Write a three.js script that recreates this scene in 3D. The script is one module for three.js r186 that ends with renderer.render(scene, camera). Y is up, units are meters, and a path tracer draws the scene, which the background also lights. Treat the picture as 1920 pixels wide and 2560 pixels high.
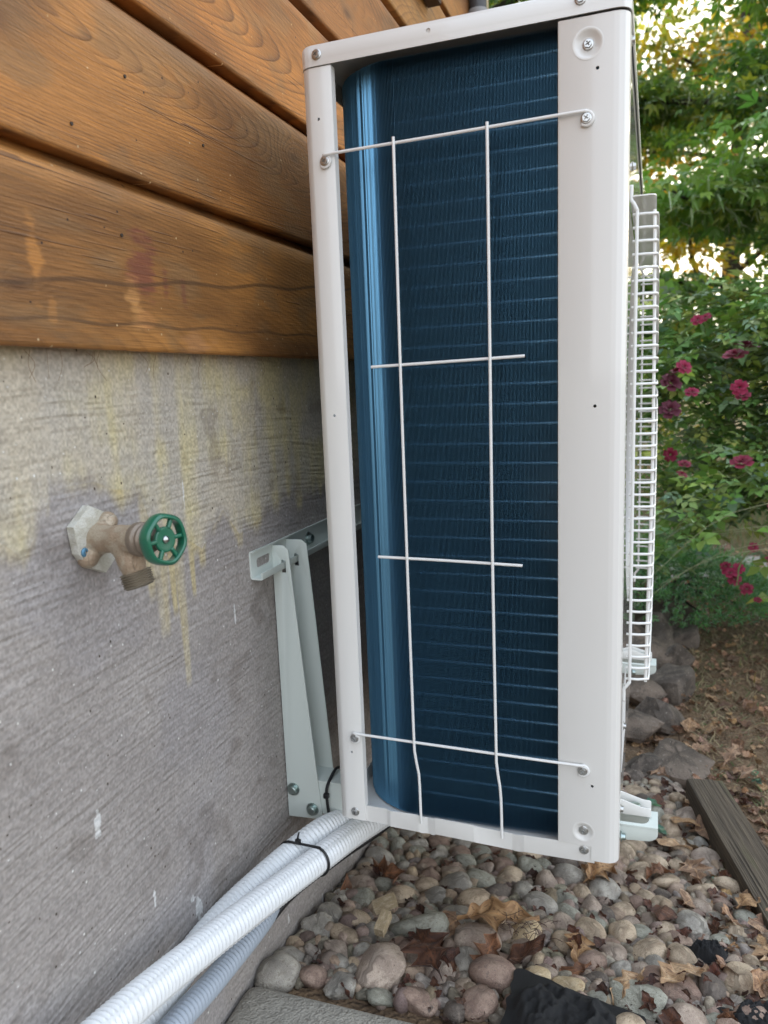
import * as THREE from 'three';
import { mergeGeometries, toCreasedNormals, mergeVertices } from 'three/addons/utils/BufferGeometryUtils.js';
import { MarchingCubes } from 'three/addons/objects/MarchingCubes.js';
import { RoundedBoxGeometry } from 'three/addons/geometries/RoundedBoxGeometry.js';
import { Brush, Evaluator, SUBTRACTION, ADDITION } from 'three-bvh-csg';

// ---------- camera, sky, sun, exposure ----------
const V3 = (x, y, z) => new THREE.Vector3(x, y, z);
const scene = new THREE.Scene();
const camera = new THREE.PerspectiveCamera(68.57, 0.75, 0.02, 400);
camera.position.set(0, 0.86, 0);
camera.quaternion.setFromRotationMatrix(new THREE.Matrix4().makeBasis(
  V3(0.94229, -0.03883, -0.33254), V3(-0.01954, 0.98518, -0.17042), V3(0.33423, 0.16708, 0.92756)));
camera.focus = 0.87; camera.userData.fStop = 7.5;
camera.updateMatrixWorld();
const renderer = new THREE.WebGLRenderer({ antialias: true });
renderer.toneMapping = THREE.LinearToneMapping;
renderer.toneMappingExposure = 2.45;
renderer.shadowMap.enabled = true;

const sunDir = V3(0.42, 0.27, -1).normalize();
{ // evening sky: pale overhead, warm and brighter round the low sun behind the trees
  const w = 512, h = 256, d = new Float32Array(w * h * 4);
  for (let j = 0; j < h; j++) for (let i = 0; i < w; i++) {
    const az = ((i + 0.5) / w - 0.5) * 2 * Math.PI, el = ((j + 0.5) / h - 0.5) * Math.PI;
    const x = Math.cos(el) * Math.cos(az), y = Math.sin(el), z = Math.cos(el) * Math.sin(az);
    const t = Math.max(0, y), c = Math.max(0, x * sunDir.x + y * sunDir.y + z * sunDir.z);
    const g = Math.pow(c, 10) * 1.5, k = Math.pow(t, 0.5);
    const o = (j * w + i) * 4;
    d[o] = 0.98 + (0.70 - 0.98) * k + g * 1.0;
    d[o + 1] = 0.97 + (0.83 - 0.97) * k + g * 0.80;
    d[o + 2] = 0.94 + (1.02 - 0.94) * k + g * 0.36;
    if (y < 0) { const f = Math.max(0.25, 1 + y * 5); d[o] *= f; d[o + 1] *= f; d[o + 2] *= f; }
    d[o + 3] = 1;
  }
  const t = new THREE.DataTexture(d, w, h, THREE.RGBAFormat, THREE.FloatType);
  t.mapping = THREE.EquirectangularReflectionMapping; t.magFilter = THREE.LinearFilter; t.needsUpdate = true;
  scene.background = t; scene.environment = t;
}
const sun = new THREE.DirectionalLight(new THREE.Color().setRGB(1, 0.80, 0.52), 2.2);
sun.position.copy(sunDir).multiplyScalar(20); sun.castShadow = true; sun.shadow.radius = 20;
Object.assign(sun.shadow.camera, { left: -8, right: 8, top: 8, bottom: -8, far: 60 });
scene.add(sun);

// ---------- helpers ----------
let seed = 1;
function rngOf(s) { return () => { s |= 0; s = s + 0x6D2B79F5 | 0; let t = Math.imul(s ^ s >>> 15, 1 | s); t = t + Math.imul(t ^ t >>> 7, 61 | t) ^ t; return ((t ^ t >>> 14) >>> 0) / 4294967296; }; }
let rnd = rngOf(7);
const R = (a, b) => a + (b - a) * rnd();
const clamp = (x, a = 0, b = 1) => Math.min(b, Math.max(a, x));
const smooth = (a, b, x) => { const t = clamp((x - a) / (b - a)); return t * t * (3 - 2 * t); };
const mix = (a, b, t) => a + (b - a) * t;
const mix3 = (a, b, t) => [mix(a[0], b[0], t), mix(a[1], b[1], t), mix(a[2], b[2], t)];
function hash(i, j) { let h = Math.imul(i, 374761393) + Math.imul(j, 668265263) | 0; h = Math.imul(h ^ h >>> 13, 1274126177); return ((h ^ h >>> 16) >>> 0) / 4294967296; }
function vn(x, y) {
  const i = Math.floor(x), j = Math.floor(y), fx = x - i, fy = y - j, u = fx * fx * (3 - 2 * fx), v = fy * fy * (3 - 2 * fy);
  const a = hash(i, j), b = hash(i + 1, j), c = hash(i, j + 1), d = hash(i + 1, j + 1);
  return a + (b - a) * u + (c - a) * v + (a - b - c + d) * u * v;
}
function fbm(x, y, o = 4) { let s = 0, a = 0.5, n = 0; for (let k = 0; k < o; k++) { s += a * vn(x, y); n += a; a *= 0.5; x = x * 2.03 + 17.3; y = y * 2.03 + 9.1; } return s / n; }
function vn3(x, y, z) { const k = Math.floor(z), f = z - k, u = f * f * (3 - 2 * f); return mix(vn(x + k * 37.1, y + k * 17.7), vn(x + (k + 1) * 37.1, y + (k + 1) * 17.7), u); }
const fb3 = (x, y, z, o = 3) => { let s = 0, a = 0.5, n = 0; for (let k = 0; k < o; k++) { s += a * vn3(x, y, z); n += a; a *= 0.5; x *= 2.1; y *= 2.1; z *= 2.1; } return s / n; };

function tex(w, h, fn, colour, wrap = THREE.RepeatWrapping) { // fn(u, v) -> [r, g, b] in 0..255 or a height 0..1
  const d = new Uint8Array(w * h * 4);
  for (let j = 0; j < h; j++) for (let i = 0; i < w; i++) {
    const c = fn((i + 0.5) / w, (j + 0.5) / h), o = (j * w + i) * 4;
    if (colour) { d[o] = clamp(c[0], 0, 255); d[o + 1] = clamp(c[1], 0, 255); d[o + 2] = clamp(c[2], 0, 255); }
    else { d[o] = d[o + 1] = d[o + 2] = clamp(c) * 255; }
    d[o + 3] = 255;
  }
  const t = new THREE.DataTexture(d, w, h);
  if (colour) t.colorSpace = THREE.SRGBColorSpace;
  t.wrapS = t.wrapT = wrap; t.magFilter = THREE.LinearFilter; t.minFilter = THREE.LinearMipmapLinearFilter; t.generateMipmaps = true; t.needsUpdate = true;
  return t;
}
const lin = (r, g, b) => new THREE.Color().setRGB(r, g, b);
const mat = (o) => new THREE.MeshPhysicalMaterial({ side: THREE.DoubleSide, ...o });

const taken = {};
function numbered(n) { if (!(n in taken)) { taken[n] = 0; return n; } taken[n]++; return n + '_' + String(taken[n]).padStart(3, '0'); }
function mesh(name, geo, m, parent) { const o = new THREE.Mesh(geo, m); o.name = name; o.castShadow = o.receiveShadow = true; parent.add(o); return o; }
function tag(o, label, category, group, kind) { o.userData.label = label; o.userData.category = category; if (group) o.userData.group = group; if (kind) o.userData.kind = kind; return o; }
function thing(name, label, category, p = [0, 0, 0], group) { const o = new THREE.Group(); o.name = numbered(name); o.position.set(...p); scene.add(o); return tag(o, label, category, group); }
function top(name, geo, m, label, category, group, kind) { return tag(mesh(numbered(name), geo, m, scene), label, category, group, kind); }
function struct(name, geo, m) { const o = mesh(name, geo, m, scene); o.userData.kind = 'structure'; return o; }
const box = (x0, x1, y0, y1, z0, z1, r = 0) => {
  const g = r ? new RoundedBoxGeometry(x1 - x0, y1 - y0, Math.abs(z1 - z0), 3, r) : new THREE.BoxGeometry(x1 - x0, y1 - y0, Math.abs(z1 - z0));
  return g.translate((x0 + x1) / 2, (y0 + y1) / 2, (z0 + z1) / 2);
};
const merge = (a) => mergeGeometries(a.map((g) => { const q = g.index ? g.toNonIndexed() : g; for (const k of Object.keys(q.attributes)) if (!['position', 'normal', 'uv'].includes(k)) q.deleteAttribute(k); return q; }));
function fillet(pts, rad, n = 6) { // 2D polyline with rounded corners
  const out = [];
  pts.forEach((p, i) => {
    const r = Array.isArray(rad) ? rad[i] : rad;
    if (i === 0 || i === pts.length - 1 || !r) { out.push(p); return; }
    const a = pts[i - 1], b = pts[i + 1], d1 = Math.hypot(a[0] - p[0], a[1] - p[1]), d2 = Math.hypot(b[0] - p[0], b[1] - p[1]), q = Math.min(r, d1 * 0.49, d2 * 0.49);
    const s = [p[0] + (a[0] - p[0]) / d1 * q, p[1] + (a[1] - p[1]) / d1 * q], e = [p[0] + (b[0] - p[0]) / d2 * q, p[1] + (b[1] - p[1]) / d2 * q];
    for (let k = 0; k <= n; k++) { const t = k / n, u = 1 - t; out.push([u * u * s[0] + 2 * u * t * p[0] + t * t * e[0], u * u * s[1] + 2 * u * t * p[1] + t * t * e[1]]); }
  });
  return out;
}
function sheet(path, th, y0, y1) { // a bent metal sheet: path in (x, z), standing from y0 to y1
  const n = path.length, L = [], Rr = [];
  for (let i = 0; i < n; i++) {
    const a = path[Math.max(0, i - 1)], b = path[Math.min(n - 1, i + 1)], d = Math.hypot(b[0] - a[0], b[1] - a[1]), nx = -(b[1] - a[1]) / d, nz = (b[0] - a[0]) / d;
    L.push(new THREE.Vector2(path[i][0] + nx * th / 2, -(path[i][1] + nz * th / 2))); Rr.push(new THREE.Vector2(path[i][0] - nx * th / 2, -(path[i][1] - nz * th / 2)));
  }
  const g = new THREE.ExtrudeGeometry(new THREE.Shape([...L, ...Rr.reverse()]), { depth: y1 - y0, bevelEnabled: false });
  g.rotateX(-Math.PI / 2).translate(0, y0, 0); g.clearGroups();
  return toCreasedNormals(g, 0.7);
}
function plate(pts, z, th, holes = [], bevel = 0.0006) { // a flat plate cut in the x, y plane, its front at z
  const s = new THREE.Shape(pts.map((p) => new THREE.Vector2(p[0], p[1])));
  for (const h of holes) s.holes.push(new THREE.Path(h.map((p) => new THREE.Vector2(p[0], p[1]))));
  const g = new THREE.ExtrudeGeometry(s, { depth: th - 2 * bevel, bevelEnabled: bevel > 0, bevelThickness: bevel, bevelSize: bevel, bevelSegments: 2, bevelOffset: -bevel });
  g.translate(0, 0, z - th + bevel); g.clearGroups();
  return toCreasedNormals(g, 0.5);
}
function tube(pts, r, o = {}) { // a round bar along points; r may be a function of (distance, angle)
  const { seg = pts.length * 8, rad = 10, tension = 0.5, caps = true, closed = false, straight = false } = o;
  const P = pts.map((p) => p.isVector3 ? p : V3(...p));
  let c; if (straight) { c = new THREE.CurvePath(); for (let i = 0; i < P.length - 1; i++) c.add(new THREE.LineCurve3(P[i], P[i + 1])); } else c = new THREE.CatmullRomCurve3(P, closed, 'catmullrom', tension);
  const len = c.getLength(), N = seg, pos = [], uv = [], idx = [];
  const at = []; for (let i = 0; i <= N; i++) at.push(c.getPointAt(i / N));
  let nrm = null; const T = V3(), B = V3();
  for (let i = 0; i <= N; i++) {
    T.copy(at[Math.min(N, i + 1)]).sub(at[Math.max(0, i - 1)]).normalize();
    if (!nrm) { nrm = Math.abs(T.y) < 0.9 ? V3(0, 1, 0) : V3(1, 0, 0); }
    nrm.addScaledVector(T, -nrm.dot(T)).normalize(); B.crossVectors(T, nrm);
    for (let k = 0; k <= rad; k++) {
      const a = k / rad * 2 * Math.PI, q = typeof r === 'function' ? r(i / N * len, a, i / N) : r;
      pos.push(at[i].x + (nrm.x * Math.cos(a) + B.x * Math.sin(a)) * q, at[i].y + (nrm.y * Math.cos(a) + B.y * Math.sin(a)) * q, at[i].z + (nrm.z * Math.cos(a) + B.z * Math.sin(a)) * q);
      uv.push(i / N * len, k / rad);
    }
  }
  for (let i = 0; i < N; i++) for (let k = 0; k < rad; k++) { const a = i * (rad + 1) + k, b = a + rad + 1; idx.push(a, b, a + 1, b, b + 1, a + 1); }
  if (caps) for (const e of [0, N]) { const c0 = pos.length / 3, p = at[e]; pos.push(p.x, p.y, p.z); uv.push(0, 0); for (let k = 0; k < rad; k++) { const a = e * (rad + 1) + k; e ? idx.push(a, c0, a + 1) : idx.push(a, a + 1, c0); } }
  const g = new THREE.BufferGeometry();
  g.setAttribute('position', new THREE.Float32BufferAttribute(pos, 3)); g.setAttribute('uv', new THREE.Float32BufferAttribute(uv, 2)); g.setIndex(idx); g.computeVertexNormals();
  return g;
}
const csg = new Evaluator(); csg.useGroups = false; csg.attributes = ['position', 'normal', 'uv'];
function cut(g, tools) {
  const prep = (q) => { const b = new Brush(q); b.updateMatrixWorld(); return b; };
  const r = csg.evaluate(prep(g.index ? g.toNonIndexed() : g), prep(merge(tools)), SUBTRACTION);
  r.geometry.clearGroups(); return r.geometry;
}
const rod = (x, y, z0, z1, r, n = 20) => new THREE.CylinderGeometry(r, r, Math.abs(z1 - z0), n).rotateX(Math.PI / 2).translate(x, y, (z0 + z1) / 2); // along z
const uvBox = (g, s = 1) => { // uv in metres from the face direction
  const q = g.index ? g.toNonIndexed() : g, p = q.attributes.position, n = q.attributes.normal, uv = new Float32Array(p.count * 2);
  for (let i = 0; i < p.count; i++) { const ax = Math.abs(n.getX(i)), ay = Math.abs(n.getY(i)), az = Math.abs(n.getZ(i)); const [u, v] = ax >= ay && ax >= az ? [p.getZ(i), p.getY(i)] : ay >= az ? [p.getX(i), p.getZ(i)] : [p.getX(i), p.getY(i)]; uv[2 * i] = u / s; uv[2 * i + 1] = v / s; }
  q.setAttribute('uv', new THREE.BufferAttribute(uv, 2)); return q;
};

// ---------- materials ----------
const peel = tex(256, 256, (u, v) => 0.5 * vn(u * 90, v * 90) + 0.5 * vn(u * 40, v * 40), false);
const M = {
  white: mat({ color: lin(0.70, 0.685, 0.65), roughness: 0.36, clearcoat: 0.6, clearcoatRoughness: 0.08, bumpMap: peel, bumpScale: 0.00002 }),
  wire: mat({ color: lin(0.76, 0.755, 0.73), roughness: 0.4, clearcoat: 0.3, clearcoatRoughness: 0.2 }),
  bracket: mat({ color: lin(0.60, 0.645, 0.60), roughness: 0.5 }),
  zinc: mat({ color: lin(0.5, 0.5, 0.49), metalness: 1, roughness: 0.28 }),
  bolt: mat({ color: lin(0.42, 0.5, 0.48), metalness: 1, roughness: 0.32 }),
  fin: mat({ color: lin(0.125, 0.305, 0.47), metalness: 0.85, roughness: 0.36 }),
  coilTube: mat({ color: lin(0.36, 0.56, 0.68), metalness: 0.8, roughness: 0.28 }),
  iron: mat({ color: lin(0.06, 0.045, 0.035), roughness: 0.6, metalness: 0.4 }),
  galvanised: mat({ color: lin(0.42, 0.43, 0.43), metalness: 0.7, roughness: 0.5 }),
  grey: mat({ color: lin(0.23, 0.22, 0.21), roughness: 0.6 }),
  black: mat({ color: lin(0.008, 0.008, 0.009), roughness: 0.42 }),
  sleeve: mat({ color: lin(0.75, 0.76, 0.76), roughness: 0.42, clearcoat: 0.2 }),
  conduit: mat({ color: lin(0.34, 0.38, 0.43), roughness: 0.48 }),
};

// ---------- ground ----------
const groundY = (x, z) => { const t = smooth(-1.42, -0.62, z) * smooth(1.6, 0.1, x); return 0.115 * t + 0.012 * (fbm(x * 5 + 40, z * 5 + 40, 3) - 0.5); };
{
  const line = (lo, hi, a, b, step, n) => { const o = []; for (let k = n; k > 0; k--) o.push(a - (a - lo) * Math.pow(k / n, 3)); for (let v = a; v < b; v += step) o.push(v); for (let k = 0; k <= n; k++) o.push(b + (hi - b) * Math.pow(k / n, 3)); return o; };
  const xs = line(-150, 150, -0.5, 0.8, 0.025, 26), zs = line(-150, 150, -3.2, 0.4, 0.03, 26);
  const pos = [], uv = [], col = [], idx = [];
  for (const z of zs) for (const x of xs) {
    pos.push(x, groundY(x, z), z); uv.push(x / 0.9, z / 0.9);
    const n = fbm(x * 2.2 + 9, z * 2.2 + 3, 4), lawn = smooth(-2.2, -2.9, z + (n - 0.5) * 1.6) * smooth(0.1, 0.5, x + (n - 0.5)), far = smooth(-3.9, -4.6, z);
    let c = mix3([0.36, 0.32, 0.27], [0.62, 0.54, 0.44], n);
    c = mix3(c, mix3([0.24, 0.28, 0.13], [0.42, 0.38, 0.2], n), Math.max(lawn * 0.9, far));
    col.push(...c);
  }
  const W = xs.length;
  for (let j = 0; j < zs.length - 1; j++) for (let i = 0; i < W - 1; i++) { const a = j * W + i; idx.push(a, a + W, a + 1, a + 1, a + W, a + W + 1); }
  const g = new THREE.BufferGeometry();
  g.setAttribute('position', new THREE.Float32BufferAttribute(pos, 3)); g.setAttribute('uv', new THREE.Float32BufferAttribute(uv, 2)); g.setAttribute('color', new THREE.Float32BufferAttribute(col, 3)); g.setIndex(idx); g.computeVertexNormals();
  const soil = (u, v) => { const a = fbm(u * 60, v * 60, 4), b = vn(u * 220, v * 220), k = fbm(u * 9, v * 9, 3); return { a, b, k }; };
  const cm = tex(1024, 1024, (u, v) => { const { a, b, k } = soil(u, v), t = clamp(0.45 * a + 0.4 * b + 0.3 * k - 0.1); return b > 0.93 ? [226, 208, 186] : mix3([104, 88, 74], [206, 182, 154], t); }, true, THREE.MirroredRepeatWrapping);
  const bm = tex(1024, 1024, (u, v) => { const { a, b } = soil(u, v); return 0.6 * a + 0.4 * b; }, false, THREE.MirroredRepeatWrapping);
  struct('ground', g, mat({ map: cm, bumpMap: bm, bumpScale: 0.012, vertexColors: true, roughness: 0.95 }));
}

{ // gravel path: a low bed with ragged sides
  const pos = [], uv = [], idx = [], n = 90, m = 10; for (let i = 0; i <= n; i++) for (let j = 0; j <= m; j++) { const x = -0.3 + 4.2 * i / n, t = j / m * 2 - 1, z = -3.55 - 0.25 * (x - 0.4) + t * (0.24 + 0.1 * (fbm(x * 4 + t * 9, 5, 3) - 0.5)); pos.push(x, 0.014 * (1 - t * t * t * t) + 0.003, z); uv.push(x / 0.5, z / 0.5); }
  for (let i = 0; i < n; i++) for (let j = 0; j < m; j++) { const a = i * (m + 1) + j; idx.push(a, a + 1, a + m + 1, a + 1, a + m + 2, a + m + 1); }
  const g = new THREE.BufferGeometry(); g.setAttribute('position', new THREE.Float32BufferAttribute(pos, 3)); g.setAttribute('uv', new THREE.Float32BufferAttribute(uv, 2)); g.setIndex(idx); g.computeVertexNormals();
  const h = (u, v) => 0.5 * vn(u * 64, v * 64) + 0.5 * vn(u * 128, v * 128);
  struct('gravel_path', g, mat({ map: tex(256, 256, (u, v) => mix3([112, 106, 98], [186, 180, 170], h(u, v)), true), bumpMap: tex(256, 256, h, false), bumpScale: 0.008, roughness: 0.95 }));
}

// ---------- house wall ----------
const wallX = -0.464, sideX = -0.442, Z0 = 0.9, Z1 = -2.04;
const house = thing('house_wall', 'house wall of brown stained wood siding above a rough grey stucco foundation', 'wall', [0, 0, 0]);
{ // stucco foundation: brushed render, ochre over-paint with runs on its upper part
  const edge = [[-0.2, 0.76], [-0.43, 0.752], [-0.447, 0.735], [-0.476, 0.767], [-0.484, 0.785], [-0.533, 0.786], [-0.56, 0.775], [-0.595, 0.769], [-0.61, 0.73], [-0.66, 0.71], [-0.6935, 0.69], [-0.74, 0.726], [-0.774, 0.69], [-0.8236, 0.70], [-0.904, 0.724], [-1.01, 0.71], [-1.3, 0.72], [-2.1, 0.71]];
  const runs = [[-0.602, 0.655, 0.009], [-0.617, 0.612, 0.012], [-0.636, 0.63, 0.007], [-0.649, 0.548, 0.008], [-0.672, 0.64, 0.006], [-0.693, 0.668, 0.010], [-0.447, 0.733, 0.012], [-0.774, 0.672, 0.010], [-0.80, 0.69, 0.012], [-0.94, 0.69, 0.015]];
  const border = (z) => { for (let i = 1; i < edge.length; i++) if (z >= edge[i][0]) { const [a, b] = [edge[i - 1], edge[i]]; return mix(b[1], a[1], clamp((z - b[0]) / (a[0] - b[0]))); } return 0.71; };
  const at = (u, v) => [-(u * 1.8 + 0.2), v * 1.08 - 0.15];
  const rel = (z, y) => { // brush strokes, mostly level, with a few sweeping ones, over sandy grain
    const w = 0.012 * (fbm(z * 5, y * 7, 3) - 0.5) + 0.02 * Math.sin(z * 4 + 1), yy = y + w;
    const s1 = vn(z * 20 + 3, yy * 430), s2 = vn(z * 40 + 11, yy * 290 + 5), s3 = vn(z * 12, yy * 150);
    const gr = vn(z * 420, y * 420), g2 = fbm(z * 150, y * 170, 3), keep = smooth(0.2, 0.7, fbm(z * 10 + 5, y * 22, 3));
    return clamp(0.5 + 0.46 * (s1 - 0.5) * keep + 0.44 * (s2 - 0.5) + 0.22 * (s3 - 0.5) + 0.32 * (g2 - 0.5) + 0.24 * (gr - 0.5));
  };
  const colour = (u, v) => {
    const [z, y] = at(u, v), n = fbm(z * 14, y * 14, 4), fine = vn(z * 500, y * 500), streak = fbm(z * 55, y * 3, 3);
    const rag = 0.02 * (fbm(z * 60, y * 20, 2) - 0.5) + 0.03 * (streak - 0.5);
    let ov = smooth(-0.016, 0.016, y - border(z) + rag);
    for (const [rz, ry, rw] of runs) { const k = smooth(1.4, 0.5, Math.abs(z - rz + 0.004 * (n - 0.5)) / (rw * (0.6 + 0.5 * smooth(ry, 0.72, y)))) * smooth(ry - 0.004, ry + 0.012, y) * smooth(0.80, 0.74, y); ov = Math.max(ov, k * 0.8); }
    const wear = smooth(0.34, 0.62, fbm(z * 24 + 31, y * 17 + 8, 4) * 0.6 + streak * 0.4);
    let lo = mix3([144, 137, 132], [164, 157, 151], n); lo = mix3(lo, [152, 147, 146], smooth(0.56, 0.75, fbm(z * 8 + 70, y * 9, 3)) * 0.5);
    let hi = mix3([184, 174, 156], [194, 182, 142], smooth(0.35, 0.65, fbm(z * 11 + 3, y * 16, 3) * 0.7 + streak * 0.3));
    if (y < border(z)) hi = mix3(hi, [188, 168, 116], 0.6);
    hi = mix3(hi, [174, 167, 156], (1 - wear) * 0.65);
    let c = mix3(lo, hi, ov); c = mix3(c, [c[0] * 0.8, c[1] * 0.78, c[2] * 0.76], smooth(0.62, 0.8, fbm(z * 30, y * 30, 3)) * 0.5);
    const s = hash(Math.floor(z * 700), Math.floor(y * 700)); if (s > 0.9985) c = [214, 212, 206]; else if (s < 0.0008) c = [64, 52, 42];
    // flecks of spilled white paint
    for (const [fz, fy, fw, fh] of [[-0.631, 0.296, 0.006, 0.014], [-0.62, 0.313, 0.003, 0.004], [-0.494, 0.48, 0.005, 0.011], [-0.977, 0.055, 0.003, 0.02], [-0.94, 0.085, 0.002, 0.012], [-1.06, 0.10, 0.003, 0.03], [-0.9, 0.05, 0.005, 0.006], [-0.83, 0.13, 0.002, 0.008], [-0.667, 0.756, 0.0012, 0.014], [-0.75, 0.60, 0.002, 0.012], [-0.56, 0.36, 0.002, 0.01]]) {
      const d = Math.hypot((z - fz) / fw, (y - fy) / fh) + 0.9 * (vn(z * 300, y * 160) - 0.5); if (d < 1) c = mix3(c, [208, 207, 204], 0.85);
    }
    const f = 0.9 + 0.2 * fine; return [c[0] * f, c[1] * f, c[2] * f];
  };
  const cm = tex(2048, 1024, colour, true, THREE.MirroredRepeatWrapping);
  const bm = tex(2048, 1024, (u, v) => rel(...at(u, v)), false, THREE.MirroredRepeatWrapping);
  const g = box(-0.75, wallX, -0.35, 0.93, Z1, Z0).toNonIndexed(), p = g.attributes.position;
  for (let i = 0; i < p.count; i++) g.attributes.uv.setXY(i, (-p.getZ(i) - 0.2) / 1.8 + (p.getX(i) - wallX) / 1.8, (p.getY(i) + 0.15) / 1.08);
  mesh('stucco_foundation', g, mat({ map: cm, bumpMap: bm, bumpScale: 0.0021, roughness: 0.92 }), house).userData.label = 'grey brushed stucco with ochre paint runs';
  mesh('wall_core', box(-0.75, -0.468, 0.932, 2.7, Z1 + 0.002, Z0), mat({ color: lin(0.26, 0.17, 0.09), roughness: 0.9 }), house);
  // small bumps of stucco and cobwebby roots below the siding
}
{ // siding boards: each a milled plank with a coved top edge
  const H = 0.1515, y00 = 0.8985;
  const variants = [
    { c: -0.02, dep: 0.10, z0: -0.2, sp: 0.0027, dark: 0.4, knots: [[-0.45, 0.045, 0.016]], hue: [0.96, 0.98, 1.0] },
    { c: 0.10, dep: 0.02, z0: -0.5, sp: 0.0029, dark: 0.85, knots: [[-0.94, 0.10, 0.024], [-0.45, 0.075, 0.026], [-1.3, 0.03, 0.02]], hue: [1, 1, 1] },
    { c: 0.06, dep: 0.03, z0: -0.55, sp: 0.0032, dark: 0.8, knots: [[-0.60, 0.06, 0.018], [-1.25, 0.11, 0.02]], hue: [1.06, 1.02, 0.95] },
    { c: 0.09, dep: 0.05, z0: -0.9, sp: 0.0030, dark: 0.65, knots: [[-1.15, 0.05, 0.02]], hue: [0.9, 0.86, 0.86] },
  ];
  const mats = variants.map((q, k) => {
    const o = k * 53.7, at = (u, v) => [-(u * 1.85 + 0.2), v * H];
    const field = (z, y) => {
      let r = Math.hypot(y - q.c - 0.02 * (fbm(z * 2.2 + o, 3.3, 2) - 0.5), q.dep + 0.09 * Math.abs(z - q.z0)) + 0.0035 * (fbm(z * 2.2 + o, y * 9 + o, 3) - 0.5) + 0.0008 * fbm(z * 30 + o, y * 60, 2), kn = 0;
      for (const [kz, ky, ks] of q.knots) { const d = Math.hypot((z - kz) * 0.42, y - ky) / ks; r += ks * 0.8 * Math.exp(-d * d * 1.3); kn = Math.max(kn, Math.exp(-Math.pow(d * 3.2, 2))); }
      const t = r / q.sp, f = t - Math.floor(t); return { line: Math.pow(f, 4) * smooth(1, 0.9, f) * (0.55 + 0.9 * hash(Math.floor(t), k)), band: f, kn, id: Math.floor(t) };
    };
    const crack = (z, y) => smooth(0.84, 0.9, vn(z * 11 + o, y * 1100 + o * 3)) * smooth(0.55, 0.72, fbm(z * 3.5 + o, y * 26, 3));
    const colour = (u, v) => {
      const [z, y] = at(u, v), f = field(z, y), zone = fbm(z * 4.5 + o, y * 13 + o, 4), fib = vn(z * 55 + o, y * 2600), fib2 = vn(z * 20 + o, y * 900), bl = fbm(z * 18 + o, y * 40, 3);
      let c = mix3([124, 81, 38], [178, 120, 58], smooth(0.28, 0.72, zone)); c = mix3(c, [138, 104, 68], smooth(0.48, 0.72, bl) * 0.5);
      c = mix3(c, [74, 44, 20], clamp((f.line * 0.72 + 0.10 * f.band) * q.dark * (0.35 + 0.8 * smooth(0.3, 0.65, fbm(z * 2.6 + o + 40, y * 16, 3)))));
      c = mix3(c, [88, 55, 28], f.kn * 0.7); c = mix3(c, [70, 42, 20], crack(z, y) * 0.7);
      if (k === 0) { // scuffs, a red smear and a long weathered seam on the lowest plank
        const sp = (a, b, w, h, col, s) => { const d = Math.hypot((z - a) / w, (y - b) / h) + 1.5 * (fbm(z * 50, y * 130, 4) - 0.5) + 0.5 * (vn(z * 60, y * 900) - 0.5); c = mix3(c, col, 0.8 * s * smooth(1.15, 0.35, d)); };
        sp(-0.602, 0.072, 0.022, 0.034, [112, 56, 46], 0.75); sp(-0.635, 0.066, 0.006, 0.016, [112, 56, 46], 0.6); sp(-0.664, 0.058, 0.006, 0.016, [112, 58, 44], 0.55);
        sp(-0.471, 0.065, 0.007, 0.030, [196, 130, 60], 0.8); sp(-0.484, 0.03, 0.005, 0.014, [190, 128, 64], 0.6); sp(-0.586, 0.042, 0.028 * 0.5, 0.02, [204, 146, 84], 0.9); sp(-0.60, 0.03, 0.016, 0.009, [190, 128, 70], 0.7); sp(-0.68, 0.008, 0.03, 0.018, [176, 124, 82], 0.7);
        const seam = Math.abs(y - 0.048 + (z + 0.45) * 0.09 + 0.002 * Math.sin(z * 40)); c = mix3(c, [84, 56, 30], 0.6 * smooth(0.0028, 0.0008, seam)); const seam2 = Math.abs(y - 0.021 + (z + 0.45) * 0.02 + 0.0015 * Math.sin(z * 55)); c = mix3(c, [82, 56, 32], 0.5 * smooth(0.0022, 0.0006, seam2));
      }
      const sp = hash(Math.floor(z * 620) + k * 91, Math.floor(y * 620)); if (sp > 0.9990) c = [196, 166, 124]; else if (sp < 0.0003) c = [40, 24, 14];
      const m = 0.84 + 0.2 * fib + 0.12 * fib2; return [c[0] * m * q.hue[0], c[1] * m * q.hue[1], c[2] * m * q.hue[2]];
    };
    const height = (u, v) => { const [z, y] = at(u, v), f = field(z, y); return clamp(0.62 + 0.12 * f.band - 0.3 * f.line * q.dark - 0.3 * crack(z, y) + 0.16 * (vn(z * 60 + o, y * 2200) - 0.5) + 0.1 * (vn(z * 420, y * 420) - 0.5)); };
    return mat({ map: tex(2048, 256, colour, true, THREE.MirroredRepeatWrapping), bumpMap: tex(2048, 256, height, false, THREE.MirroredRepeatWrapping), bumpScale: 0.0016, roughness: 0.62 });
  });
  const prof = fillet([[-0.468, 0.002], [sideX - 0.002, 0.0], [sideX, 0.003], [sideX, H - 0.022], [sideX - 0.004, H - 0.010], [sideX - 0.014, H - 0.005], [-0.464, H + 0.006]], [0, 0.002, 0.003, 0.012, 0.006, 0.005, 0], 4);
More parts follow.
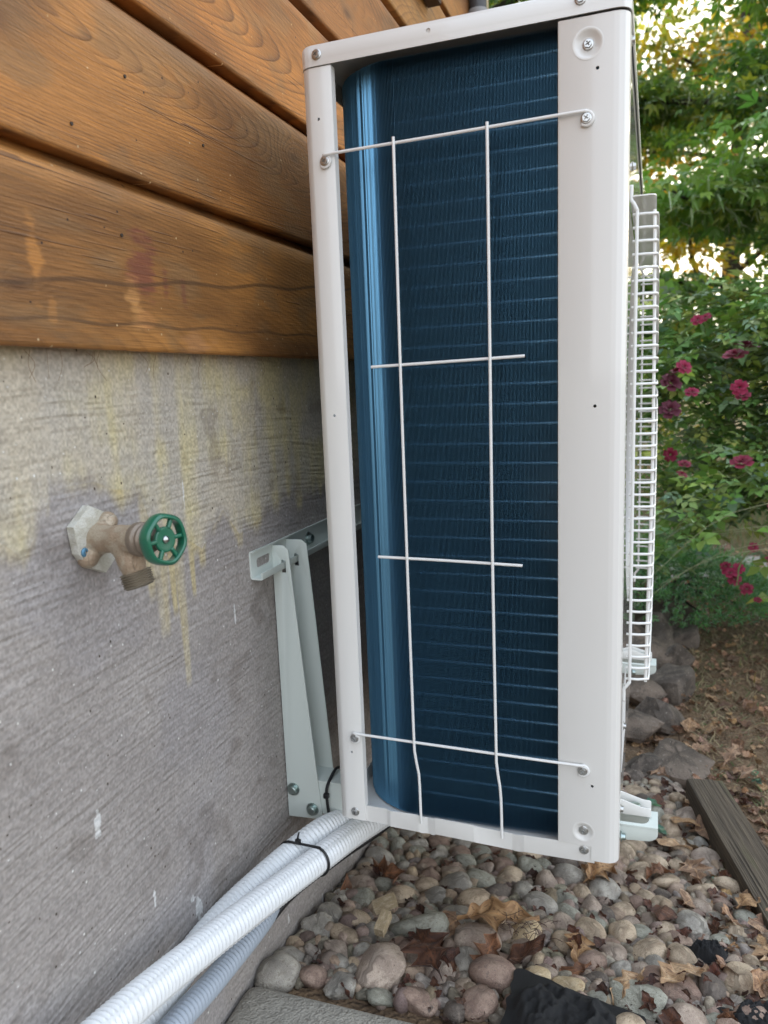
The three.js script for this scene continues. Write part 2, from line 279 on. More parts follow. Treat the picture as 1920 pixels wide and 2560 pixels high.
  for (let k = 0; k < 12; k++) {
    const pos = [], uv = [], idx = [], zs = [Z1 + (k % 2) * 0.001, Z0];
    let s = 0;
    prof.forEach((p, i) => { if (i) s += Math.hypot(p[0] - prof[i - 1][0], p[1] - prof[i - 1][1]); for (const z of zs) { pos.push(p[0], p[1], z); uv.push((-z - 0.2 + (k > 3 ? k * 0.37 : 0)) / 1.85, p[1] / H); } });
    for (let i = 0; i < prof.length - 1; i++) { const a = 2 * i; idx.push(a, a + 1, a + 2, a + 1, a + 3, a + 2); }
    const g = new THREE.BufferGeometry(); g.setAttribute('position', new THREE.Float32BufferAttribute(pos, 3)); g.setAttribute('uv', new THREE.Float32BufferAttribute(uv, 2)); g.setIndex(idx); g.computeVertexNormals();
    mesh('siding_board', g.translate(0, y00 + k * (H + 0.002), 0), mats[k % 4], house);
  }
  // nail holes and the far corner
  for (const [z, y] of [[-0.526, 1.075], [-0.5756, 0.998], [-0.60, 1.135], [-0.72, 1.11]]) mesh('nail_head', new THREE.CylinderGeometry(0.0015, 0.0015, 0.002, 10).rotateZ(Math.PI / 2).translate(sideX + 0.0002, y, z), M.iron, house);
  mesh('corner_board', box(-0.60, -0.428, 0.90, 2.7, Z1 - 0.12, Z1 - 0.004, 0.004), mat({ color: lin(0.42, 0.33, 0.19), roughness: 0.6 }), house);
  mesh('cable_cleat', box(sideX + 0.001, sideX + 0.03, 1.60, 1.63, -1.60, -1.50, 0.003), mat({ color: lin(0.06, 0.03, 0.018), roughness: 0.7 }), house);
}
{
  const d = thing('downspout', 'dark grey round downpipe standing at the far corner of the siding', 'downpipe', [-0.42, 0, -1.985]);
  mesh('pipe', tube([[0, 0.0, 0], [0, 2.6, 0]], 0.021, { seg: 2, rad: 20 }), mat({ color: lin(0.05, 0.05, 0.052), roughness: 0.45 }), d);
  mesh('strap', tube([[0, 1.72, 0], [0, 1.75, 0]], 0.0235, { seg: 1, rad: 20 }), M.grey, d);
}
{ // dry roots and cobweb threads hanging under the lowest board
  const hang = thing('dry_rootlets', 'wisps of dry brown rootlets hanging under the lowest siding board', 'rootlets', [0, 0, 0]);
  rnd = rngOf(31);
  for (let k = 0; k < 13; k++) {
    const z = [-0.475, -0.49, -0.54, -0.56, -0.63, -0.7, -0.86][k % 7] + R(-0.02, 0.02), l = R(0.004, 0.026), a = [wallX + 0.004, 0.898, z];
    mesh('rootlet', tube([a, [wallX + R(0.002, 0.008), 0.898 - l * 0.5, z + R(-0.008, 0.008)], [wallX + R(0.002, 0.006), 0.898 - l, z + R(-0.01, 0.01)]], 0.00022, { seg: 8, rad: 4 }), mat({ color: lin(0.24, 0.16, 0.10), roughness: 0.9 }), hang);
  }
}

// ---------- wall bracket ----------
const hexBolt = (r = 0.0062, h = 0.005, washer = 0.0085) => { // axis +z, seated at z = 0
  const hex = new THREE.CylinderGeometry(r * 0.93, r, h, 6).rotateX(Math.PI / 2).translate(0, 0, h / 2 + 0.001);
  const cap = new THREE.CylinderGeometry(r * 0.7, r * 0.86, 0.0006, 24).rotateX(Math.PI / 2).translate(0, 0, h + 0.0013);
  return merge([hex, cap, new THREE.CylinderGeometry(washer, washer, 0.0012, 28).rotateX(Math.PI / 2).translate(0, 0, 0.0006)]);
};
{
  const rail = thing('mounting_rail', 'pale grey slotted steel rail bolted level along the stucco behind the unit', 'rail', [wallX, 0.646, -0.792]);
  const z1 = -0.70, th = 0.002;
  // C section swept along z
  const sec = fillet([[0.006, 0.0175], [0.001, 0.0175], [0.001, -0.0165], [0.0165, -0.0165], [0.0165, -0.008]], [0, 0.003, 0.003, 0.002, 0], 4);
  let g = sheet(sec.map((p) => [p[0], p[1]]), th, 0, -z1); // sheet stands along y with (x, z) = section
  g.rotateX(-Math.PI / 2); // y -> -z, z -> y
  const tools = []; for (const [z, l] of [[-0.014, 0.036], [-0.092, 0.034], [-0.32, 0.022], [-0.47, 0.022], [-0.61, 0.022]]) tools.push(box(-0.005, 0.006, -0.006, 0.0065, z - l, z, 0.0045));
  g = cut(g, tools);
  mesh('channel', g, M.bracket, rail);
  for (const z of [-0.165, -0.255, -0.56]) mesh('bolt', hexBolt(0.007, 0.006, 0.0095).rotateY(Math.PI / 2).translate(0.002, 0.001, z), M.bolt, rail);
}
function makeBracket() {
  const b = thing('wall_bracket', 'pale green-white steel bracket nearest the tap, tied to the white pipes', 'bracket', [0, 0, -0.848], 'steel brackets carrying the unit');
  const front = [[-0.4625, 0.6605], [-0.446, 0.6605], [-0.439, 0.655], [-0.432, 0.556], [-0.4115, 0.2805], [-0.4625, 0.278]];
  const hole = [[-0.4500, 0.6245], [-0.4440, 0.6245], [-0.4440, 0.6405], [-0.4462, 0.6405], [-0.4470, 0.6415], [-0.4490, 0.6415], [-0.4500, 0.6400]];
  mesh('side_plate', plate(front, 0, 0.002, [hole]), M.bracket, b);
  mesh('side_plate', plate([[-0.4625, 0.6605], [-0.4385, 0.6605], [-0.431, 0.655], [-0.427, 0.6], [-0.406, 0.2805], [-0.4625, 0.278]], -0.038, 0.002, [hole]), M.bracket, b);
  mesh('back_web', box(-0.4625, -0.4606, 0.281, 0.615, -0.0365, -0.0022), M.bracket, b);
  // arm: channel open below, deeper at the wall, slot along its top
  const side = (z) => plate(fillet([[-0.459, 0.284], [0.008, 0.3225], [0.0155, 0.328], [0.0155, 0.341], [-0.459, 0.336], [-0.459, 0.284]], [0, 0.004, 0.004, 0.002, 0, 0], 4).slice(0, -1), z, 0.002);
  const topShape = new THREE.Shape([[-0.459, -0.0015], [0.0155, -0.0015], [0.0155, -0.0375], [-0.459, -0.0375]].map((p) => new THREE.Vector2(p[0], p[1])));
  const sh = []; for (let a = 0; a <= 12; a++) { const t = -Math.PI / 2 + Math.PI * a / 12; sh.push(new THREE.Vector2(-0.004 + 0.0095 * Math.cos(t), -0.0170 + 0.0095 * Math.sin(t))); } for (let a = 0; a <= 12; a++) { const t = Math.PI / 2 + Math.PI * a / 12; sh.push(new THREE.Vector2(-0.10 + 0.0095 * Math.cos(t), -0.0170 + 0.0095 * Math.sin(t))); }
  topShape.holes.push(new THREE.Path(sh));
  const topG = new THREE.ExtrudeGeometry(topShape, { depth: 0.002, bevelEnabled: false }); topG.clearGroups();
  const pp = topG.attributes.position; for (let i = 0; i < pp.count; i++) { const x = pp.getX(i), zz = pp.getY(i), up = pp.getZ(i); pp.setXYZ(i, x, 0.334 + (x + 0.459) * 0.0105 + up, zz); } topG.computeVertexNormals();
  const arm = new THREE.Group(); arm.name = 'arm'; b.add(arm);
  mesh('arm_flange', side(-0.0026), M.bracket, arm); mesh('arm_flange', side(-0.0352), M.bracket, arm); mesh('arm_top', topG, M.bracket, arm);
  mesh('bolt', hexBolt(0.0068, 0.005, 0.009).rotateZ(0.3).translate(-0.4527, 0.3196, 0.0001), M.bolt, b);
  mesh('bolt', hexBolt(0.0068, 0.005, 0.009).rotateZ(0.1).translate(-0.4257, 0.294, 0.0001), M.bolt, b);
  return b;
}
const bracket = makeBracket();
{
  const c = bracket.clone(); c.name = numbered('wall_bracket'); c.position.z = -1.372; c.userData = { ...bracket.userData, label: 'pale steel bracket under the far end of the unit, beyond the fan guard' }; scene.add(c);
}

// ---------- heat pump outdoor unit ----------
const unit = thing('outdoor_unit', 'off-white outdoor heat pump unit with blue finned coil and wire guards on a wall bracket', 'heat pump', [0, 0, 0]);
const UZ = -0.77, UE = -1.57, UXL = -0.35, UXR = -0.0255;
const screwGeo = (() => { // hex flange screw with a cross recess, axis +z
  const hex = new THREE.CylinderGeometry(0.0036, 0.0039, 0.0028, 6).rotateX(Math.PI / 2).rotateZ(0.3).translate(0, 0, 0.0022);
  const c = cut(hex, [box(-0.0024, 0.0024, -0.0006, 0.0006, 0.0018, 0.006), box(-0.0006, 0.0006, -0.0024, 0.0024, 0.0018, 0.006)]);
  return merge([c, new THREE.LatheGeometry([[0, 0], [0.0052, 0], [0.0052, 0.0006], [0.0044, 0.0011], [0.003, 0.0011]].map((p) => new THREE.Vector2(...p)), 28).rotateX(Math.PI / 2)]);
})();
const screw = (x, y, z, a = 0, parent = unit) => { const m = mesh('screw', screwGeo, M.zinc, parent); m.position.set(x, y, z); m.rotation.z = a; return m; };
{ // rear corner post
  const path = fillet([[-0.35, -0.845], [-0.35, UZ], [-0.3165, UZ], [-0.3165, -0.779]], [0, 0.013, 0.0016, 0], 8);
  let g = sheet(path, 0.0012, 0.3425, 1.1835);
  g = cut(g, [[-0.3321, 1.1339, 0.0015], [-0.3309, 0.8283, 0.0015], [-0.3302, 0.4296, 0.0015]].map(([x, y, r]) => rod(x, y, UZ - 0.006, UZ + 0.006, r)));
  mesh('corner_post', uvBox(g, 0.1), M.white, unit);
}
const dish = (R0, d) => new THREE.LatheGeometry([[0.0001, -d], [R0 * 0.45, -d], [R0 * 0.62, -d * 0.9], [R0 * 0.86, -d * 0.28], [R0 * 0.95, -d * 0.06], [R0, 0.0], [R0 + 0.0012, 0.0005], [R0 + 0.0024, 0.0002]].map((p) => new THREE.Vector2(...p)), 48).rotateX(Math.PI / 2);
{ // front corner panel, wrapped round the corner
  const path = fillet([[-0.0885, -0.782], [-0.0885, UZ], [UXR, UZ], [UXR, -0.80], [UXR - 0.003, -0.806]], [0, 0.0016, 0.017, 0.002, 0], 12);
  let g = sheet(path, 0.0012, 0.3402, 1.1822);
  g = cut(g, [...[[-0.0533, 1.1373], [-0.0533, 0.8313], [-0.053, 0.4278]].map(([x, y]) => rod(x, y, UZ - 0.006, UZ + 0.006, 0.0016)),
    rod(-0.062, 1.1593, UZ - 0.006, UZ + 0.006, 0.0118, 40), rod(-0.0619, 0.3731, UZ - 0.006, UZ + 0.006, 0.0098, 40),
    box(-0.1, -0.0535, 0.33, 0.357, UZ - 0.02, UZ + 0.01)]);
  const p = mesh('corner_panel', uvBox(g, 0.1), M.white, unit);
  mesh('dimple', dish(0.0118, 0.0032).translate(-0.062, 1.1593, UZ + 0.0006), M.white, p);
  mesh('dimple', dish(0.0098, 0.0032).translate(-0.0619, 0.3731, UZ + 0.0006), M.white, p);
}
{ // top cover: a shallow lid with a rounded rim
  const x0 = UXL - 0.0015, x1 = UXR + 0.0015, z0 = UZ + 0.002, z1 = UE - 0.003, r = 0.016;
  const rr = (a0, a1, b0, b1, q) => { const s = new THREE.Shape(); s.moveTo(a0 + q, b0); s.lineTo(a1 - q, b0); s.quadraticCurveTo(a1, b0, a1, b0 + q); s.lineTo(a1, b1 - q); s.quadraticCurveTo(a1, b1, a1 - q, b1); s.lineTo(a0 + q, b1); s.quadraticCurveTo(a0, b1, a0, b1 - q); s.lineTo(a0, b0 + q); s.quadraticCurveTo(a0, b0, a0 + q, b0); return s; };
  const ex = (s, y0, y1, bev) => { const g = new THREE.ExtrudeGeometry(s, { depth: y1 - y0 - bev, bevelEnabled: bev > 0, bevelThickness: bev, bevelSize: bev, bevelOffset: -bev, bevelSegments: 5, curveSegments: 10 }); g.clearGroups(); g.rotateX(-Math.PI / 2).translate(0, y0, 0); return g; };
  const outer = ex(rr(x0, x1, -z0, -z1, r), 1.190, 1.2062, 0.006), low = ex(rr(x0, x1, -z0, -z1, r), 1.1843, 1.196, 0);
  const a = new Brush(toCreasedNormals(merge([outer]), 0.8)), b = new Brush(toCreasedNormals(merge([low]), 0.8)); a.updateMatrixWorld(); b.updateMatrixWorld();
  let g = csg.evaluate(a, b, ADDITION).geometry; g.clearGroups();
  g = cut(g, [ex(rr(x0 + 0.0015, x1 - 0.0015, -z0 + 0.0015, -z1 - 0.0015, r - 0.0015), 1.17, 1.2035, 0), rod(-0.2119, 1.1961, UZ - 0.01, UZ + 0.01, 0.0023)]);
  mesh('top_cover', uvBox(g, 0.1), M.white, unit);
}
{ // base pan with a joggled front lip
  const lip = fillet([[-0.345, -0.776], [-0.318, -0.7735], [-0.289, -0.7735], [-0.286, -0.7705], [-0.249, -0.7705], [-0.243, -0.7745], [-0.236, -0.7745], [-0.230, -0.7705], [-0.183, -0.7705], [-0.176, -0.7755], [-0.142, -0.7755], [-0.134, -0.7745], [-0.127, -0.7705], [-0.05, -0.7715]], 0.0025, 4);
  const g = sheet(lip, 0.0012, 0.3402, 0.3605), p = g.attributes.position;
  for (let i = 0; i < p.count; i++) { const x = p.getX(i); const dip = 0.0035 * smooth(-0.252, -0.244, x) * smooth(-0.228, -0.234, x) + 0.004 * smooth(-0.186, -0.174, x) * smooth(-0.124, -0.136, x) + 0.0035 * smooth(-0.25, -0.1, x); p.setY(i, p.getY(i) - dip); }
  const pan = mesh('base_pan', uvBox(toCreasedNormals(g, 0.7), 0.1), M.white, unit);
  mesh('pan_floor', box(-0.345, -0.032, 0.3405, 0.3418, -0.7775, UE), M.white, pan);
  mesh('rear_lip', sheet([[-0.3458, -0.777], [-0.3458, UE]], 0.0012, 0.342, 0.362), M.white, pan);
}
{ // front and far end panels, fan opening
  const fy = 0.782, fz = -1.10;
  let g = box(UXR - 0.0022, UXR - 0.001, 0.341, 1.1835, -0.8065, UE);
  g = cut(g, [new THREE.CylinderGeometry(0.232, 0.232, 0.05, 72).rotateZ(Math.PI / 2).translate(UXR, fy, fz)]);
  const gloss = mat({ color: lin(0.68, 0.665, 0.63), roughness: 0.12, clearcoat: 0.9, clearcoatRoughness: 0.03 });
  const fp = mesh('front_panel', g, gloss, unit);
  mesh('end_panel', box(UXL, UXR - 0.003, 0.3485, 1.1835, UE, UE + 0.0012), M.white, unit);
  mesh('partition', box(-0.30, UXR - 0.004, 0.3485, 1.18, -1.395, -1.393), M.galvanised, unit);
  mesh('rear_post', box(UXL, UXL + 0.0012, 0.363, 1.1835, -1.40, UE + 0.002), M.white, unit);
  // bell mouth, fan
  const ring = new THREE.LatheGeometry([[0.232, 0.0], [0.226, -0.004], [0.224, -0.012], [0.224, -0.05]].map((p) => new THREE.Vector2(...p)), 72).rotateZ(-Math.PI / 2).translate(UXR - 0.0022, fy, fz);
  mesh('fan_shroud', ring, M.white, unit);
  const fan = new THREE.Group(); fan.name = 'fan'; fan.position.set(UXR - 0.06, fy, fz); unit.add(fan);
  mesh('hub', new THREE.CylinderGeometry(0.05, 0.055, 0.06, 36).rotateZ(Math.PI / 2), M.grey, fan);
  for (let k = 0; k < 3; k++) {
    const pos = [], idx = [], n = 10, m = 8;
    for (let i = 0; i <= n; i++) for (let j = 0; j <= m; j++) { const r = 0.045 + 0.17 * i / n, a = (j / m - 0.5) * (0.9 + 0.5 * i / n) + 0.5 * i / n; pos.push((j / m - 0.5) * 0.07, r * Math.cos(a), r * Math.sin(a)); }
    for (let i = 0; i < n; i++) for (let j = 0; j < m; j++) { const a = i * (m + 1) + j; idx.push(a, a + 1, a + m + 1, a + 1, a + m + 2, a + m + 1); }
    const q = new THREE.BufferGeometry(); q.setAttribute('position', new THREE.Float32BufferAttribute(pos, 3)); q.setIndex(idx); q.computeVertexNormals(); q.rotateX(k * 2.0944);
    mesh('blade', q, M.grey, fan);
  }
  // screws and sticker on the front
  for (const [y, z] of [[1.178, -0.83], [1.045, -0.852], [1.09, -0.94], [0.505, -0.86], [0.44, -0.90], [0.365, -0.84]]) { const s = screw(UXR - 0.0008, y, z, 0, fp); s.rotation.set(0, Math.PI / 2, 0); }
  mesh('sticker', box(UXR - 0.0008, UXR - 0.0004, 0.40, 0.485, -0.98, -0.86), mat({ color: lin(0.75, 0.75, 0.74), roughness: 0.5 }), fp);
}
{ // finned coil, L-shaped in plan: thin blue fins on level tubes
  const y0 = 0.344, y1 = 1.190, xc = -0.2587, zc = -0.882, Rc = 0.085, D = 0.022, pitch = 0.0014;
  const st = []; // stations: [x, z, nx, nz] on the outer face with outward normal
  for (let x = -0.078; x > xc; x -= pitch) st.push([x, zc + Rc, 0, 1]);
  for (let a = 0; a < Math.PI / 2; a += pitch * 1.15 / Rc) st.push([xc - Math.sin(a) * Rc, zc + Math.cos(a) * Rc, -Math.sin(a), Math.cos(a)]);
  for (let z = zc; z > -1.42; z -= 0.0028) st.push([xc - Rc, z, -1, 0]);
  const pos = [], idx = []; const th = 0.00007;
  const q = (a, b, c, d) => { const k = pos.length / 3; pos.push(...a, ...b, ...c, ...d); idx.push(k, k + 1, k + 2, k, k + 2, k + 3); };
  rnd = rngOf(909);
  for (const [x, z, nx, nz] of st) { // straight fins on the flat run; round the bend their tips are pressed over
    const tx = nz, tz = -nx, v = (p, y) => [p[0], y, p[1]], turn = Math.atan2(-nx, nz), be = 1.25 * smooth(0.02, 0.5, turn) * R(0.62, 1.12), tip = be > 0.05 ? 0.0026 : 0;
    const bx = x - nx * tip, bz = z - nz * tip, ex = bx + (nx * Math.cos(be) - tx * Math.sin(be)) * tip, ez = bz + (nz * Math.cos(be) - tz * Math.sin(be)) * tip;
    const A = [bx + tx * th, bz + tz * th], B = [bx - tx * th, bz - tz * th], C = [x - tx * th - nx * D, z - tz * th - nz * D], E = [x + tx * th - nx * D, z + tz * th - nz * D];
    q(v(A, y0), v(A, y1), v(E, y1), v(E, y0)); q(v(B, y0), v(C, y0), v(C, y1), v(B, y1));
    if (tip) { const t1 = [ex + tx * th, ez + tz * th], t2 = [ex - tx * th, ez - tz * th]; q(v(A, y0), v(A, y1), v(t1, y1), v(t1, y0)); q(v(B, y0), v(t2, y0), v(t2, y1), v(B, y1)); q(v(t2, y0), v(t1, y0), v(t1, y1), v(t2, y1)); }
    else q(v(B, y0), v(B, y1), v(A, y1), v(A, y0));
  }
  const g = new THREE.BufferGeometry(); g.setAttribute('position', new THREE.Float32BufferAttribute(pos, 3)); g.setIndex(idx); g.computeVertexNormals();
  const coil = new THREE.Group(); coil.name = 'coil'; unit.add(coil);
  const fins = mesh('fins', g, M.fin, coil); fins.userData.kind = 'stuff';
  const off = 0.010, path = []; path.push(V3(-0.045, 0, zc + Rc - off)); for (let x = -0.08; x > xc + 0.02; x -= 0.06) path.push(V3(x, 0, zc + Rc - off)); for (let a = 0; a <= 8; a++) path.push(V3(xc - Math.sin(a / 8 * Math.PI / 2) * (Rc - off), 0, zc + Math.cos(a / 8 * Math.PI / 2) * (Rc - off))); for (let z = zc - 0.1; z > -1.44; z -= 0.12) path.push(V3(xc - Rc + off, 0, z));
  const tg = tube(path, 0.0026, { seg: 60, rad: 8 });
  for (let k = 0; k < 39; k++) mesh('tube', tg, M.coilTube, coil).position.y = 1.172 - k * 0.0211;
}
{ // wire guard over the open side
  const gd = new THREE.Group(); gd.name = 'side_guard'; unit.add(gd);
  const z = UZ + 0.0042, r = 0.0016;
  const bar = (pts, rr = r) => mesh('wire', tube(pts, rr, { seg: pts.length * 6, rad: 10 }), M.wire, gd);
  const loop = (x, y) => { const q = []; for (let a = 0; a <= 10; a++) { const t = a / 10 * Math.PI * 1.5; q.push([x + 0.0058 * Math.cos(t), y + 0.0058 * Math.sin(t), UZ + 0.0022]); } return q; };
  const eye = (x, y, s, yb) => { const q = []; for (let a = 0; a <= 12; a++) { const t = Math.PI / 2 - s * a / 12 * Math.PI * 1.25; q.push(V3(x + 0.0060 * Math.cos(t), y + 0.0060 * Math.sin(t) * (yb > 0 ? 1 : 1), UZ + 0.0024)); } return q; };
  // upper bar: eye below at the left, eye at the right; lower bar the same
  const hbar = (lx, ly, rx, ry) => bar([...eye(lx, ly, 1).reverse(), V3(lx + 0.012, ly + 0.0062, z), V3((lx + rx) / 2, (ly + ry) / 2 + 0.006, z), V3(rx - 0.012, ry + 0.0062, z), ...eye(rx, ry, 1)].slice(0, 999), r);
  hbar(-0.3266, 1.0916, -0.0628, 1.0949); hbar(-0.3245, 0.4493, -0.0628, 0.4457);
  bar([[-0.2839, 0.879, z], [-0.2, 0.8808, z], [-0.1207, 0.8827, z]]); bar([[-0.2847, 0.6712, z], [-0.2, 0.67, z], [-0.1247, 0.6681, z]]);
  const zz = z + 0.0024;
  bar([[-0.2496, 1.1036, zz], [-0.2505, 0.879, zz], [-0.2504, 0.6678, zz], [-0.2497, 0.47, zz], [-0.2488, 0.44, zz], [-0.2460, 0.415, zz - 0.003], [-0.2458, 0.39, zz - 0.004], [-0.2455, 0.353, zz - 0.004]]);
  bar([[-0.1547, 1.104, zz], [-0.1553, 0.8817, zz], [-0.1558, 0.6692, zz], [-0.155, 0.47, zz], [-0.1545, 0.44, zz], [-0.1515, 0.41, zz - 0.003], [-0.1508, 0.38, zz - 0.004], [-0.1506, 0.351, zz - 0.004]]);
}
for (const [x, y, z] of [[-0.3306, 1.1946, UZ + 0.002], [-0.0687, 1.1967, UZ + 0.002], [-0.3266, 1.0916, UZ + 0.003], [-0.3245, 0.4493, UZ + 0.003], [-0.3292, 0.3528, UZ + 0.0006], [-0.062, 1.1593, UZ - 0.0025], [-0.0628, 1.0949, UZ + 0.003], [-0.0628, 0.4457, UZ + 0.003], [-0.0619, 0.3731, UZ - 0.0025], [-0.0613, 0.3506, UZ - 0.0012]]) screw(x, y, z, x * 31 + y * 17);
{ // fan guard: bent wires on the front, under a sheet hood
  const fg = new THREE.Group(); fg.name = 'fan_guard'; unit.add(fg);
  const za = -0.842, zb = -1.362, y0 = 0.512, y1 = 1.026, r = 0.00145, xi = UXR + 0.006;
  const xo = (y) => 0.0005 + 0.0028 * Math.sin(clamp((y - y0) / (y1 - y0)) * Math.PI);
  const n = 39;
  for (let k = 0; k < n; k++) {
    const y = mix(y0 + 0.012, y1 - 0.006, k / (n - 1)), x = xo(y);
    mesh('wire', tube([[xi - 0.003, y, za], [xi + 0.004, y, za], [x - 0.004, y, za], [x, y, za - 0.003], [x + 0.001, y, za - 0.02], [x + 0.002, y, (za + zb) / 2], [x + 0.001, y, zb + 0.02], [x, y, zb + 0.003], [x - 0.004, y, zb], [xi - 0.003, y, zb]], r, { seg: 44, rad: 7, tension: 0.2 }), M.wire, fg);
  }
  const vert = (x, z) => mesh('wire', tube([[x(1), y1 - 0.002, z], [x(0.75), mix(y0, y1, 0.75), z], [x(0.5), mix(y0, y1, 0.5), z], [x(0.25), mix(y0, y1, 0.25), z], [x(0), y0 + 0.008, z]], r * 1.15, { seg: 30, rad: 8 }), M.wire, fg);
  for (const z of [za + 0.0024, zb - 0.0024]) { vert(() => xi + 0.0012, z); mesh('mounting_tab', tube([[xi + 0.0012, y1 - 0.003, z], [xi - 0.002, y1 + 0.004, z], [UXR + 0.0012, y1 + 0.008, z], [UXR + 0.0012, y1 + 0.022, z]], r * 1.3, { seg: 16, rad: 8, tension: 0.2 }), M.wire, fg); mesh('mounting_tab', tube([[xi + 0.0012, y0 + 0.009, z], [xi - 0.002, y0 + 0.004, z], [UXR + 0.0012, y0, z], [UXR + 0.0012, y0 - 0.014, z]], r * 1.3, { seg: 16, rad: 8, tension: 0.2 }), M.wire, fg); }
  for (const z of [za - 0.006, za - 0.06, za - 0.12, za - 0.18, za - 0.24, za - 0.30, za - 0.36, za - 0.42, za - 0.47, zb + 0.006]) vert((t) => xo(mix(y0, y1, t)) - 0.0022, z);
  const hs = new THREE.Shape(); hs.moveTo(UXR, za + 0.003); hs.lineTo(-0.007, za + 0.003); hs.quadraticCurveTo(0.0, za + 0.003, 0.0, za - 0.007); hs.lineTo(0.0, zb); hs.lineTo(UXR, zb); hs.closePath();
  const hg = new THREE.ExtrudeGeometry(hs, { depth: 0.0014, bevelEnabled: false, curveSegments: 6 }); hg.clearGroups(); hg.rotateX(Math.PI / 2).translate(0, y1 + 0.012, 0);
  const hp = hg.attributes.position; for (let i = 0; i < hp.count; i++) { /* shape y is world z already after the turn */ }
  mesh('hood', hg, M.white, fg);
}
{ // mounting feet on the bracket arms
  for (const z of [-0.8765, -1.4005]) {
    const f = new THREE.Group(); f.name = 'foot'; unit.add(f); f.position.z = z;
    const flange = (zz) => plate(fillet([[-0.06, 0.3425], [-0.06, 0.362], [-0.028, 0.3615], [-0.001, 0.3535], [0.008, 0.3535], [0.008, 0.3425], [-0.06, 0.3425]], [0, 0, 0.004, 0.004, 0.003, 0, 0], 4).slice(0, -1), zz, 0.0018);
    mesh('foot_flange', flange(0.0085), M.white, f); mesh('foot_flange', flange(-0.0098), M.white, f);
    mesh('foot_plate', box(-0.06, 0.008, 0.3425, 0.3445, -0.0095, 0.0065), M.white, f);
    mesh('bolt', hexBolt(0.0066, 0.006, 0.0092).rotateX(-Math.PI / 2).translate(-0.010, 0.3446, -0.0015), M.bolt, f);
    mesh('bolt', hexBolt(0.0045, 0.004, 0.006).rotateY(Math.PI / 2).translate(UXR + 0.0002, 0.326, 0.03), M.bolt, f);
  }
}

